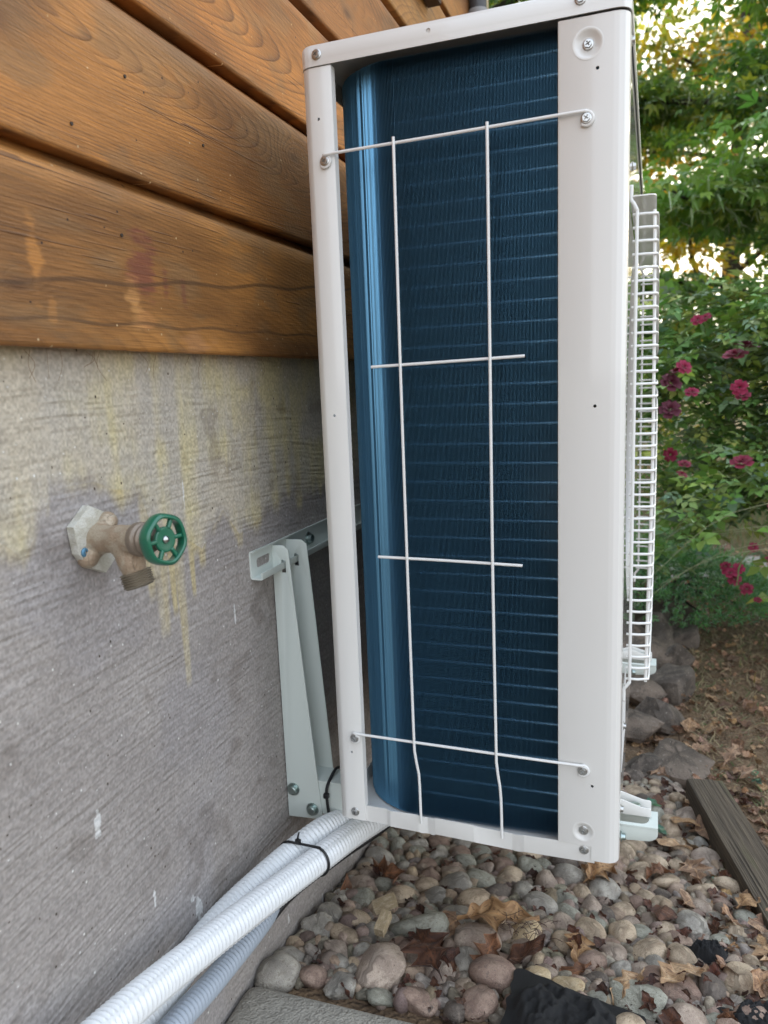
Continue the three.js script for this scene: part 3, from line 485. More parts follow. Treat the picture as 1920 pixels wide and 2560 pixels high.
// ---------- pipes, cables, ties ----------
{
  const ribbed = (r, phase) => (s, a) => { s += 0.0012 * Math.sin(s * 37) + 0.0008 * Math.sin(s * 91); // embossed ribs in four long panels with smooth seams between them
    const k = ((a + phase) / (2 * Math.PI) * 4) % 1, edge = smooth(0.06, 0.16, k) * smooth(0.94, 0.84, k), w = Math.sin(s / 0.0060 * 2 * Math.PI + 0.5 * Math.sin(k * 6.28));
    return r + edge * 0.0011 * Math.sign(w) * Math.pow(Math.abs(w), 0.6) + (1 - edge) * 0.0004 * smooth(0.05, 0, Math.abs(k - 0.5) < 0.4 ? 1 : Math.min(k, 1 - k));
  };
  const a = thing('insulated_pipe', 'white ribbed insulated pipe running along the wall, the outer one of the pair', 'pipe', [0, 0, 0], 'white insulated pipes tied together');
  mesh('sleeve', tube([[-0.30, 0.262, -1.02], [-0.335, 0.268, -0.92], [-0.3606, 0.2745, -0.8435], [-0.3779, 0.284, -0.7633], [-0.3989, 0.2995, -0.6504], [-0.4119, 0.322, -0.5311], [-0.4107, 0.3466, -0.4387], [-0.410, 0.362, -0.36], [-0.415, 0.38, -0.2], [-0.43, 0.39, 0.05], [-0.52, 0.40, 0.2]], ribbed(0.0158, 0.55), { seg: 1100, rad: 56 }), M.sleeve, a);
  const b = thing('insulated_pipe', 'white ribbed insulated pipe running along the wall, the inner one against the stucco', 'pipe', [0, 0, 0], 'white insulated pipes tied together');
  mesh('sleeve', tube([[-0.335, 0.262, -1.02], [-0.37, 0.270, -0.90], [-0.3953, 0.288, -0.8172], [-0.4179, 0.2848, -0.7538], [-0.4383, 0.281, -0.6651], [-0.4462, 0.277, -0.6059], [-0.4465, 0.272, -0.55], [-0.4465, 0.275, -0.48], [-0.4465, 0.30, -0.2], [-0.45, 0.32, 0.05], [-0.53, 0.33, 0.2]], ribbed(0.0155, 0.2), { seg: 1100, rad: 48 }), M.sleeve, b);
  const c = thing('flexible_conduit', 'grey corrugated flexible conduit running below the white pipes', 'conduit', [0, 0, 0]);
  mesh('corrugated_tube', tube([[-0.475, 0.238, -0.765], [-0.452, 0.237, -0.748], [-0.4285, 0.2345, -0.7175], [-0.4222, 0.2490, -0.6012], [-0.4152, 0.2705, -0.5106], [-0.41, 0.285, -0.42], [-0.415, 0.30, -0.2], [-0.43, 0.30, 0.05], [-0.52, 0.30, 0.2]], (s) => 0.0118 + 0.0009 * Math.sin(s / 0.0062 * 2 * Math.PI), { seg: 1100, rad: 24 }), M.conduit, c);
  const d = thing('power_cable', 'thick black cable running below the unit behind the white pipes', 'cable', [0, 0, 0]);
  mesh('jacket', tube([[-0.25, 0.29, -1.15], [-0.30, 0.262, -1.0], [-0.3453, 0.2444, -0.9075], [-0.3803, 0.2412, -0.831], [-0.4157, 0.2301, -0.762], [-0.428, 0.221, -0.72], [-0.415, 0.21, -0.90]].slice(0, 6), 0.0052, { seg: 90, rad: 12 }), M.black, d);
  // tie round both pipes
  const t = thing('cable_tie', 'black cable tie strapped round both white pipes', 'cable tie', [0, 0, 0], 'black cable ties');
  const A = V3(-0.3787, 0.2845, -0.758), B = V3(-0.4150, 0.2852, -0.758), dir = V3(-0.19, 0.12, 0.97).normalize();
  const up = V3(0, 1, 0).addScaledVector(dir, -dir.y).normalize(), sd = V3().crossVectors(up, dir).normalize(); if (sd.x < 0) sd.negate();
  const loop = []; for (let k = 0; k <= 14; k++) { const q = Math.PI / 2 - k / 14 * Math.PI; loop.push(A.clone().addScaledVector(sd, Math.cos(q) * 0.0176).addScaledVector(up, Math.sin(q) * 0.0176)); } for (let k = 0; k <= 14; k++) { const q = -Math.PI / 2 - k / 14 * Math.PI; loop.push(B.clone().addScaledVector(sd, Math.cos(q) * 0.0173).addScaledVector(up, Math.sin(q) * 0.0173)); }
  const band = (pts, w, h, closed) => { // flat strap
    const cv = new THREE.CatmullRomCurve3(pts, closed, 'catmullrom', 0.5), N = pts.length * 4, sh = new THREE.Shape([[-h / 2, -w / 2], [h / 2, -w / 2], [h / 2, w / 2], [-h / 2, w / 2]].map((p) => new THREE.Vector2(...p)));
    const g = new THREE.ExtrudeGeometry(sh, { steps: N, extrudePath: cv, bevelEnabled: false }); g.clearGroups(); return g;
  };
  mesh('strap', tube(loop, 0.0016, { seg: 140, rad: 8, closed: true, caps: false }), M.black, t);
  const hd = B.clone().addScaledVector(up, 0.0215).addScaledVector(sd, 0.011);
  mesh('lock_head', new RoundedBoxGeometry(0.0065, 0.0055, 0.0052, 2, 0.001).applyMatrix4(new THREE.Matrix4().makeBasis(sd, up, sd.clone().cross(up))).translate(hd.x, hd.y, hd.z), M.black, t);
  mesh('tail', tube([hd, hd.clone().addScaledVector(up, 0.006), hd.clone().addScaledVector(up, 0.0115).addScaledVector(sd, 0.0015)], (s, q, f) => mix(0.0018, 0.0009, f), { seg: 10, rad: 6 }), M.black, t);
  const t2 = thing('cable_tie', 'black cable tie looped over the bracket arm and hanging down to the pipes', 'cable tie', [0, 0, 0], 'black cable ties');
  mesh('strap', tube([[-0.399, 0.342, -0.882], [-0.3995, 0.3435, -0.868], [-0.4005, 0.334, -0.8465], [-0.4015, 0.322, -0.8435], [-0.4, 0.30, -0.8430], [-0.397, 0.284, -0.842], [-0.393, 0.268, -0.836]], (s, q) => 0.0013 + 0.0009 * Math.abs(Math.sin(q)), { seg: 50, rad: 10 }), M.black, t2);
  mesh('lock_head', new RoundedBoxGeometry(0.0075, 0.0068, 0.006, 2, 0.0012).translate(-0.4015, 0.3205, -0.8425), M.black, t2);
}

// ---------- garden tap ----------
{
  const F = V3(wallX, 0.736, -0.523), tap = thing('garden_tap', 'weathered brass garden tap with a green handwheel on the stucco wall', 'tap', [F.x, F.y, F.z]);
  const ax = V3(0.96, 0.07, 0.20).normalize();
  const cast = tex(256, 256, (u, v) => fbm(u * 40, v * 40, 4), false), castC = tex(256, 256, (u, v) => { const n = fbm(u * 7, v * 7, 4), k = vn(u * 90, v * 90); return mix3(mix3([164, 144, 122], [176, 162, 142], smooth(0.3, 0.7, n)), [124, 98, 78], smooth(0.7, 0.95, k) * 0.4); }, true);
  const brass = mat({ map: castC, metalness: 0.35, roughness: 0.55, bumpMap: cast, bumpScale: 0.0006 });
  const flangeC = tex(256, 256, (u, v) => { const n = fbm(u * 6 + 4, v * 6, 4), k = vn(u * 110, v * 110); return mix3(mix3([178, 174, 160], [196, 194, 184], smooth(0.35, 0.65, n)), [140, 126, 104], smooth(0.75, 0.95, k) * 0.4); }, true);
  const fm = mat({ map: flangeC, roughness: 0.75, bumpMap: cast, bumpScale: 0.0008 });
  // flange: an elongated hexagon, bevelled, turned a little
  const hx = [[-0.0125, -0.028], [0.0125, -0.028], [0.0235, -0.008], [0.0235, 0.008], [0.0125, 0.028], [-0.0125, 0.028], [-0.0235, 0.008], [-0.0235, -0.008]].map(([a, b]) => { const t = 0.62; return new THREE.Vector2(a * Math.cos(t) - b * Math.sin(t), a * Math.sin(t) + b * Math.cos(t)); });
  const fg = new THREE.ExtrudeGeometry(new THREE.Shape(hx), { depth: 0.006, bevelEnabled: true, bevelThickness: 0.0012, bevelSize: 0.0012, bevelSegments: 2 }); fg.clearGroups(); fg.rotateY(Math.PI / 2).translate(0.0015, 0, 0);
  mesh('flange', uvBox(toCreasedNormals(fg, 0.5), 0.05), fm, tap);
  // cast body and spout as one smooth skin
  const spE = V3(0.040, -0.040, 0.004), bonnet = ax.clone().multiplyScalar(0.062);
  const caps = [[V3(0.004, 0, 0), ax.clone().multiplyScalar(0.020), 0.0150, 0.0110], [ax.clone().multiplyScalar(0.016), bonnet, 0.0110, 0.0125], [ax.clone().multiplyScalar(0.040), V3(0.048, -0.016, 0.008), 0.0112, 0.0105], [V3(0.048, -0.016, 0.008), V3(0.0510, -0.028, 0.0075), 0.0105, 0.0098], [V3(0.006, -0.014, 0.012), V3(0.010, 0.014, -0.012), 0.009, 0.009]];
  const sd = (p) => { let d = 1; for (const [a, b, r1, r2] of caps) { const ab = b.clone().sub(a), t = clamp(p.clone().sub(a).dot(ab) / ab.lengthSq()), q = p.distanceTo(a.clone().addScaledVector(ab, t)) - mix(r1, r2, t), k = 0.004, h = clamp(0.5 + 0.5 * (d - q) / k); d = mix(d, q, h) - k * h * (1 - h); } return d; };
  const res = 60, half = 0.042, cen = V3(0.032, -0.008, 0.006), mc = new MarchingCubes(res, brass, false, false, 60000); mc.isolation = 0;
  for (let k = 0; k < res; k++) for (let j = 0; j < res; j++) for (let i = 0; i < res; i++) mc.field[i + j * res + k * res * res] = -sd(V3(i - res / 2, j - res / 2, k - res / 2).multiplyScalar(2 / res * half).add(cen)) * 100;
  mc.update();
  const n = mc.count, bg = new THREE.BufferGeometry(), pa = mc.positionArray.slice(0, n * 3); for (let i = 0; i < n; i++) { pa[3 * i] = pa[3 * i] * half + cen.x; pa[3 * i + 1] = pa[3 * i + 1] * half + cen.y; pa[3 * i + 2] = pa[3 * i + 2] * half + cen.z; }
  bg.setAttribute('position', new THREE.BufferAttribute(pa, 3)); const mb = mergeVertices(bg, 1e-5); mb.computeVertexNormals();
  mesh('body', uvBox(mb, 0.05), brass, tap);
  const turnTo = (g, d, p) => g.applyQuaternion(new THREE.Quaternion().setFromUnitVectors(V3(0, 1, 0), d)).translate(p.x, p.y, p.z);
  const lathe = (pts, m = 40) => new THREE.LatheGeometry(pts.map((p) => new THREE.Vector2(...p)), m);
  const at = (s) => ax.clone().multiplyScalar(s);
  mesh('bonnet_nut', turnTo(lathe([[0.0, 0], [0.0135, 0], [0.0145, 0.0012], [0.0145, 0.006], [0.0138, 0.0072], [0.0118, 0.0078], [0.0118, 0.0095], [0.0128, 0.0102], [0.0128, 0.0125], [0.0095, 0.0135], [0.0088, 0.021], [0.0, 0.021]]), ax, at(0.062)), mat({ color: lin(0.26, 0.21, 0.165), metalness: 0.6, roughness: 0.45, bumpMap: cast, bumpScale: 0.0003 }), tap);
  // threaded spout end
  const sdir = V3(0.26, -0.96, -0.03).normalize(), th = [[0.0095, 0]]; for (let k = 0; k < 6; k++) th.push([0.0122, 0.0004 + k * 0.0021], [0.0136, 0.0010 + k * 0.0021], [0.0136, 0.0014 + k * 0.0021], [0.0122, 0.0021 + k * 0.0021]); th.push([0.0118, 0.0138], [0.0100, 0.0138], [0.0096, 0.006], [0.0, 0.0055]);
  mesh('hose_thread', turnTo(lathe(th), sdir, V3(0.0503, -0.0245, 0.0075)), mat({ color: lin(0.30, 0.26, 0.20), metalness: 0.7, roughness: 0.42 }), tap);
  // handwheel
  const wc = at(0.094), wheel = new THREE.Group(); wheel.name = 'handwheel'; wheel.position.copy(wc); wheel.quaternion.setFromUnitVectors(V3(0, 1, 0), ax); tap.add(wheel);
  const green = mat({ color: lin(0.004, 0.115, 0.062), roughness: 0.3, clearcoat: 0.5, clearcoatRoughness: 0.15 });
  wheel.scale.setScalar(0.94); const rim = lathe([[0.0185, 0.004], [0.0188, -0.004], [0.0205, -0.0068], [0.0222, -0.0062], [0.0232, -0.002], [0.0226, 0.0032], [0.0208, 0.0048], [0.0192, 0.0048], [0.0185, 0.004]], 72), rp = rim.attributes.position;
  for (let i = 0; i < rp.count; i++) { const a = Math.atan2(rp.getZ(i), rp.getX(i)), f = 1 + 0.022 * Math.cos(a * 6); rp.setX(i, rp.getX(i) * f); rp.setZ(i, rp.getZ(i) * f); } rim.computeVertexNormals();
  mesh('rim', rim, green, wheel);
  mesh('hub_disc', lathe([[0, 0.0012], [0.0075, 0.0012], [0.0100, 0.0018], [0.0112, 0.0012], [0.0114, -0.001], [0.009, -0.003], [0.0065, -0.008], [0, -0.008]], 48), green, wheel);
  for (let k = 0; k < 6; k++) { const g = new RoundedBoxGeometry(0.0105, 0.0042, 0.0038, 2, 0.0014).translate(0.0150, 0.0006, 0).rotateY(k * Math.PI / 3 + 0.35); mesh('spoke', g, green, wheel); }
  mesh('wheel_screw', lathe([[0, 0.0042], [0.0018, 0.0038], [0.0032, 0.0026], [0.0036, 0.0012], [0.0, 0.0012]], 24), M.zinc, wheel);
  const fs = lathe([[0, 0.0022], [0.0028, 0.0019], [0.0040, 0.0008], [0.0042, 0], [0, 0]], 24).rotateZ(-Math.PI / 2);
  const fsc = cut(fs, [box(0.0012, 0.004, -0.0005, 0.0005, -0.0026, 0.0026), box(0.0012, 0.004, -0.0026, 0.0026, -0.0005, 0.0005)]);
  const blue = mat({ color: lin(0.10, 0.24, 0.36), roughness: 0.4, metalness: 0.3 });
  mesh('flange_screw', fsc.clone().translate(0.0088, -0.0075, 0.0185), blue, tap); mesh('flange_screw', fsc.clone().translate(0.0088, 0.0105, -0.0195), blue, tap);
}

// ---------- slab, timber, rocks ----------
{
  const conc = (u, v) => 0.45 * fbm(u * 60, v * 60, 4) + 0.35 * vn(u * 260, v * 260) + 0.2 * fbm(u * 8, v * 8, 3);
  const cm = tex(512, 512, (u, v) => { const c = conc(u, v), s = vn(u * 256, v * 256 + 9); return s > 0.9 ? [118, 110, 100] : mix3([128, 123, 114], [176, 170, 158], c); }, true), bm = tex(512, 512, conc, false);
  const g = new THREE.BoxGeometry(0.62, 0.09, 1.1, 60, 10, 90), p = g.attributes.position, n = V3();
  for (let i = 0; i < p.count; i++) { // worn, rounded edges
    const x = p.getX(i), y = p.getY(i), z = p.getZ(i), rx = Math.max(0, Math.abs(x) - 0.29), ry = Math.max(0, Math.abs(y) - 0.025), rz = Math.max(0, Math.abs(z) - 0.53), l = Math.hypot(rx, ry, rz);
    const q = 0.0022 * (fbm(x * 60 + 7, z * 60 + y * 30, 3) - 0.5);
    if (l > 0.018) { const f = 0.018 / l; p.setXYZ(i, Math.sign(x) * (Math.abs(x) - rx + rx * f) + q, Math.sign(y) * (Math.abs(y) - ry + ry * f) + q, Math.sign(z) * (Math.abs(z) - rz + rz * f) + q); } else p.setY(i, y + q);
  }
  g.computeVertexNormals();
  const s = top('paving_slab', uvBox(g, 0.4), mat({ map: cm, bumpMap: bm, bumpScale: 0.004, roughness: 0.9 }), 'rough pale concrete slab lying against the foot of the stucco wall', 'slab');
  s.position.set(-0.147, 0.088, -0.180); s.rotation.y = 0.02;
}
{
  const gr = (u, v) => { const w = v + 0.012 * fbm(u * 3, v * 6, 3), l = vn(u * 6, w * 120), c = smooth(0.62, 0.85, vn(u * 3 + 5, w * 46)); return { l, c, n: fbm(u * 9, v * 9, 4), f: vn(u * 30, w * 420) }; };
  const cm = tex(1024, 256, (u, v) => { const q = gr(u, v); let c = mix3([62, 54, 45], [108, 95, 78], 0.5 * q.l + 0.5 * q.n); c = mix3(c, [48, 40, 32], q.c * 0.75); c = mix3(c, [84, 84, 56], smooth(0.62, 0.8, fbm(u * 5 + 2, v * 5, 3)) * 0.5); const k = 0.85 + 0.3 * q.f; return [c[0] * k, c[1] * k, c[2] * k]; }, true), bm = tex(1024, 256, (u, v) => { const q = gr(u, v); return 0.4 * q.l + 0.3 * q.f + 0.3 * (1 - q.c); }, false);
  const g = new THREE.BoxGeometry(0.068, 0.088, 1.05, 14, 14, 120), p = g.attributes.position;
  for (let i = 0; i < p.count; i++) { const x = p.getX(i), y = p.getY(i), z = p.getZ(i); const e = Math.min(0.044 - Math.abs(x) + 0.044 - Math.abs(y)); const k = 0.006 * smooth(0.02, 0, e) + 0.006 * (fbm(z * 8 + 3, x * 40 + y * 40, 3) - 0.5) + 0.02 * smooth(0.6, 0.75, fbm(z * 6 + 20, x * 9 + 4, 3)) * (x > 0 && y > 0 ? 1 : 0); p.setXYZ(i, x * (1 - k * 9), y * (1 - k * 7), z + (Math.abs(z) > 0.52 ? 0.02 * (fbm(x * 40, y * 40, 2) - 0.5) : 0)); }
  g.computeVertexNormals(); const q = uvBox(g, 1); { const P = q.attributes.position, U = q.attributes.uv, N = q.attributes.normal; for (let i = 0; i < P.count; i++) U.setXY(i, P.getZ(i) * 1.4, (Math.abs(N.getY(i)) > 0.6 ? P.getX(i) : P.getY(i) + 0.1) * 6); }
  const t = top('landscape_timber', q, mat({ map: cm, bumpMap: bm, bumpScale: 0.004, roughness: 0.9 }), 'weathered grey-brown timber edging the river stone bed', 'timber');
  t.position.set(0.235, 0.020, -0.995); t.rotation.y = 0.238;
}
const stoneGeo = (s, rough, angular, det = 3, lo = 0.52, span = 0.32) => { // unit stone
  const g0 = new THREE.IcosahedronGeometry(1, det); g0.deleteAttribute('normal'); g0.deleteAttribute('uv'); const g = mergeVertices(g0, 1e-4), p = g.attributes.position, v = V3(), pl = [], r = rngOf(s);
  for (let k = 0; k < angular; k++) pl.push([V3(r() - 0.5, r() - 0.5, r() - 0.5).normalize(), lo + span * r()]);
  const uv = [];
  for (let i = 0; i < p.count; i++) {
    v.fromBufferAttribute(p, i); const d = v.clone(); let l = 1 + rough * 1.5 * (fb3(d.x * 1.1 + s * 3.1 + 20, d.y * 1.1 + 20, d.z * 1.1 + 20, 2) - 0.5);
    for (const [n, o] of pl) { const k = d.dot(n) * l; if (k > o) l *= mix(1, o / k, angular > 12 ? 1 : 0.88); }
    l *= 1 + rough * 0.14 * (fb3(d.x * 5 + s + 20, d.y * 5 + 20, d.z * 5 + 20, 3) - 0.5);
    v.multiplyScalar(l); p.setXYZ(i, v.x, v.y, v.z); uv.push(Math.atan2(d.z, d.x) / Math.PI, Math.asin(clamp(d.y, -1, 1)) / Math.PI);
  }
  g.setAttribute('uv', new THREE.Float32BufferAttribute(uv, 2)); g.computeVertexNormals(); return g;
};
const stoneBump = tex(256, 256, (u, v) => 0.6 * fbm(u * 24, v * 24, 4) + 0.4 * vn(u * 110, v * 110), false, THREE.MirroredRepeatWrapping);
const stoneMat = (a, b, spot, o, rough = 0.72) => mat({ map: tex(256, 256, (u, v) => { const n = fbm(u * 5 + o, v * 5, 4), k = vn(u * 70 + o, v * 70), m = fbm(u * 16, v * 16 + o, 3); let c = mix3(a, b, smooth(0.3, 0.7, n)); c = mix3(c, spot, smooth(0.58, 0.8, m) * 0.55); c = [c[0] * 1.1, c[1] * 1.08, c[2] * 1.05]; c = k > 0.9 ? mix3(c, [200, 192, 180], 0.4) : k < 0.1 ? mix3(c, [60, 50, 42], 0.45) : c; const f = 0.88 + 0.24 * vn(u * 200, v * 200); return [c[0] * f, c[1] * f, c[2] * f]; }, true, THREE.MirroredRepeatWrapping), bumpMap: stoneBump, bumpScale: 0.002, roughness: rough });
const kinds = [
  ['tan', stoneMat([150, 134, 116], [178, 162, 142], [126, 108, 90], 1)], ['grey', stoneMat([136, 132, 126], [166, 162, 154], [114, 108, 100], 7)],
  ['reddish brown', stoneMat([124, 104, 94], [150, 130, 118], [104, 90, 82], 13)], ['pale cream', stoneMat([178, 160, 130], [200, 186, 160], [150, 124, 94], 19)],
  ['dark brown', stoneMat([96, 88, 82], [124, 114, 106], [82, 74, 68], 23)], ['greenish grey', stoneMat([128, 128, 118], [154, 154, 144], [108, 104, 94], 29)],
  ['taupe', stoneMat([142, 128, 118], [168, 154, 142], [120, 106, 96], 37)],
];
const slate = [['flat', stoneMat([78, 70, 63], [108, 97, 88], [60, 54, 48], 41, 0.9)], ['blocky', stoneMat([66, 60, 55], [94, 86, 79], [52, 47, 43], 47, 0.9)]];
{
  const rocks = [[0.062, -1.66, 0.078, 0.03, 0.06, 0, 'wide flat grey-brown edging rock at the end of the timber'], [0.0, -1.62, 0.05, 0.028, 0.045, 1, 'small grey-brown edging rock beside the wide flat one'], [0.035, -1.86, 0.07, 0.05, 0.06, 1], [-0.03, -1.80, 0.06, 0.045, 0.05, 0], [0.045, -2.05, 0.06, 0.055, 0.06, 1], [-0.02, -2.02, 0.075, 0.05, 0.07, 0], [0.07, -2.24, 0.055, 0.06, 0.055, 1], [0.0, -2.26, 0.08, 0.07, 0.07, 0], [0.10, -2.46, 0.05, 0.045, 0.05, 1], [0.03, -2.50, 0.08, 0.07, 0.08, 1], [-0.05, -2.42, 0.07, 0.06, 0.07, 0], [0.09, -2.70, 0.09, 0.07, 0.08, 0], [-0.02, -2.74, 0.10, 0.08, 0.08, 1]];
  const geos = [101, 102, 103, 104].map((k) => toCreasedNormals(stoneGeo(k, 0.5, 13 + k % 4, 4, 0.42, 0.26), 0.3)); rnd = rngOf(5);
  rocks.forEach(([x, z, a, h, c, k, l], i) => { const o = top('edging_rock', geos[i % 4], slate[k][1], l || `dark angular edging rock, ${['third', 'fourth', 'fifth', 'sixth', 'seventh', 'eighth', 'ninth', 'tenth', 'eleventh', 'twelfth', 'thirteenth'][i - 2]} in the row counted from the timber`, 'rock', 'edging rocks beyond the stone bed'); o.position.set(x, groundY(x, z) + h * 0.45, z); o.scale.set(a * 1.5, h * 1.6, c * 1.5); o.rotation.set(R(-0.2, 0.2), R(0, 6.28), R(-0.2, 0.2)); });
}

// ---------- river stones ----------
{
  rnd = rngOf(77);
  const smoothG = [11, 12, 13, 14, 15, 16].map((s) => stoneGeo(s, 0.28, 0)), angG = [21, 22, 23, 24, 25].map((s) => stoneGeo(s, 0.4, 6 + s % 4));
  const placed = [], spots = [];
  const edgeX = (z) => mix(0.085, 0.20, clamp((z + 1.5) / 0.45)); // left side of the timber
  const free = (x, z, r, k) => placed.every((q) => Math.hypot(q[0] - x, q[1] - z) > (q[2] + r) * k);
  const put = (x, z, r, o) => { placed.push([x, z, r]); spots.push({ x, z, r, ...o }); };
  // stones one can recognise
  put(-0.300, -0.905, 0.036, { kind: 5, flat: 0.55, rot: 0.4, label: 'round speckled greenish-grey river stone near the wall' });
  put(-0.155, -0.955, 0.022, { kind: 3, flat: 0.6, rot: 1, label: 'small pale cream river stone in the middle of the bed' });
  put(-0.128, -0.845, 0.026, { kind: 3, flat: 0.5, rot: 0.6, ang: 1, label: 'pale cream flat stone beside a cream flat stone' });
  put(-0.085, -0.850, 0.022, { kind: 3, flat: 0.5, rot: 2.4, ang: 1, label: 'small cream flat stone next to the black fabric' });
  put(-0.315, -0.800, 0.038, { kind: 6, flat: 0.7, rot: 1.2, ang: 1, label: 'large blocky taupe stone beside the concrete slab' });
  put(-0.178, -0.845, 0.028, { kind: 2, flat: 0.75, rot: 0.2, label: 'smooth purplish brown river stone in front of the large oak leaf' });
  put(-0.215, -0.905, 0.030, { kind: 6, flat: 0.6, rot: 0.2, label: 'smooth taupe river stone touching the large oak leaf' });
  put(-0.003, -0.855, 0.040, { kind: 5, flat: 0.35, rot: 2.2, ang: 1, label: 'flat greenish-grey slab-like stone beside the black fabric' });
  put(0.035, -0.90, 0.036, { kind: 2, flat: 0.35, rot: 2.6, label: 'flat purplish oval stone at the edge of the leaf litter' });
  let tries = 0;
  const zone = (x, z) => { if (x < -0.455 || x > edgeX(z) - 0.015 || z > -0.73 || z < -1.62) return false; if (x < 0.15 && z > -0.745 - (x + 0.45) * 0.09) return false; return true; };
  while (spots.length < 300 && tries++ < 60000) {
    const big = tries < 1000, r = big ? R(0.019, 0.029) : tries < 5000 ? R(0.015, 0.021) : R(0.011, 0.016), z = -0.74 - Math.pow(rnd(), 1.15) * 0.86, x = rnd() < 0.2 ? R(-0.46, -0.3) : R(-0.46, 0.18);
    if (!zone(x, z)) continue; if (x > -0.02 && rnd() < smooth(-0.05, 0.14, x) * 0.75 && z > -1.45) continue;
    if (x < -0.462 + r * 0.8) continue;
    if (free(x, z, r, big ? 0.86 : 0.74)) put(x, z, r, { flat: R(0.5, 0.85), rot: R(0, 6.28) });
  }
  { // pebbles too small to single out
    const im = new THREE.InstancedMesh(stoneGeo(56, 0.35, 3, 2), kinds[1][1], 700), m = new THREE.Matrix4(), q = new THREE.Quaternion(), e = new THREE.Euler(), c = new THREE.Color(); let n = 0, t = 0;
    while (n < 700 && t++ < 60000) { const x = R(-0.46, 0.18), z = R(-1.62, -0.74), r = R(0.007, 0.012); if (!zone(x, z) || !free(x, z, r, 0.7)) continue; placed.push([x, z, r]); q.setFromEuler(e.set(R(-0.4, 0.4), R(0, 6), R(-0.4, 0.4))); im.setMatrixAt(n, m.compose(V3(x, groundY(x, z) + r * 0.6, z), q, V3(r * 1.2, r * 0.75, r))); const k = R(0.75, 1.2); im.setColorAt(n++, c.setRGB(k, k * R(0.9, 1), k * R(0.8, 0.98))); }
    im.count = n; im.name = 'pebbles'; im.castShadow = im.receiveShadow = true; tag(im, 'small mixed pebbles wedged between the river stones', 'pebbles', null, 'stuff'); scene.add(im);
  }
  spots.forEach((s) => {
    const grey = smooth(-0.2, -0.45, s.x) > rnd() ? 1 : -1, k = s.kind ?? (grey > 0 && rnd() < 0.7 ? [1, 5, 1][Math.floor(R(0, 3))] : [0, 0, 1, 2, 4, 5, 6, 6, 2, 0][Math.floor(R(0, 10))]);
    const ang = s.ang ?? (s.x < -0.3 ? rnd() < 0.6 : rnd() < 0.28), G = ang ? angG : smoothG, g = G[Math.floor(R(0, G.length))];
    const a = s.r * R(1.02, 1.22), c = s.r * R(0.78, 0.98), h = s.r * s.flat;
    const size = s.r > 0.024 ? 'large' : s.r > 0.017 ? 'medium' : 'small';
    const o = top('river_stone', g, kinds[k][1], s.label || `${size} ${ang ? 'angular' : 'smooth'} ${kinds[k][0]} stone ${s.x < -0.3 ? 'in the bed close to the wall' : s.x > 0.02 ? 'among the leaf litter by the timber' : 'in the bed below the unit'}`, 'stone', 'stones of the river stone bed');
    const tilt = s.label ? 0.1 : 0.38; o.rotation.set(R(-tilt, tilt), s.rot, R(-tilt, tilt)); o.scale.set(a, h, c);
    o.position.set(s.x, groundY(s.x, s.z) + h * R(0.30, 0.62) + (s.label ? 0.006 : 0), s.z);
  });
  // small stones and grit filling the gaps
  const gm = new THREE.InstancedMesh(stoneGeo(55, 0.4, 5, 1), kinds[6][1], 2600), m = new THREE.Matrix4(), q = new THREE.Quaternion(), e = new THREE.Euler(), col = new THREE.Color();
  for (let i = 0; i < 2600; i++) { let x, z; do { x = R(-0.46, 0.2); z = R(-1.7, -0.72); } while (!zone(x, z)); const r = Math.pow(rnd(), 1.7) * 0.012 + 0.0035; q.setFromEuler(e.set(R(0, 6), R(0, 6), R(0, 6))); m.compose(V3(x, groundY(x, z) + r * 0.3, z), q, V3(r * 1.2, r * 0.8, r)); gm.setMatrixAt(i, m); const t = R(0.5, 1.25); gm.setColorAt(i, col.setRGB(t, t * R(0.9, 1), t * R(0.8, 1))); }
  gm.name = 'gravel'; gm.castShadow = gm.receiveShadow = true; tag(gm, 'small grit and pebbles filling the gaps between the river stones', 'gravel', null, 'stuff'); scene.add(gm);
  for (const [x, y, z, rx, ry, l] of [[-0.352, 0.118, -0.915, 0.2, 0.5, 0.034], [-0.338, 0.125, -0.868, 0.05, 1.5, 0.032]]) { // split wood chips
    const g = new THREE.BoxGeometry(1, 0.42, 0.42, 8, 4, 4), p = g.attributes.position; for (let i = 0; i < p.count; i++) { const n = 1 + 0.25 * (fbm(p.getX(i) * 3 + x * 90, p.getY(i) * 9 + p.getZ(i) * 7 + 30, 3) - 0.5); p.setXYZ(i, p.getX(i), p.getY(i) * n, p.getZ(i) * n); } g.computeVertexNormals();
    const o = top('split_stone', g, kinds[3][1], 'pale yellowish splinter-shaped stone lying near the wall', 'stone', 'pale splinter stones'); o.position.set(x, y, z); o.scale.setScalar(l); o.rotation.set(0.2, ry, rx);
  }
}

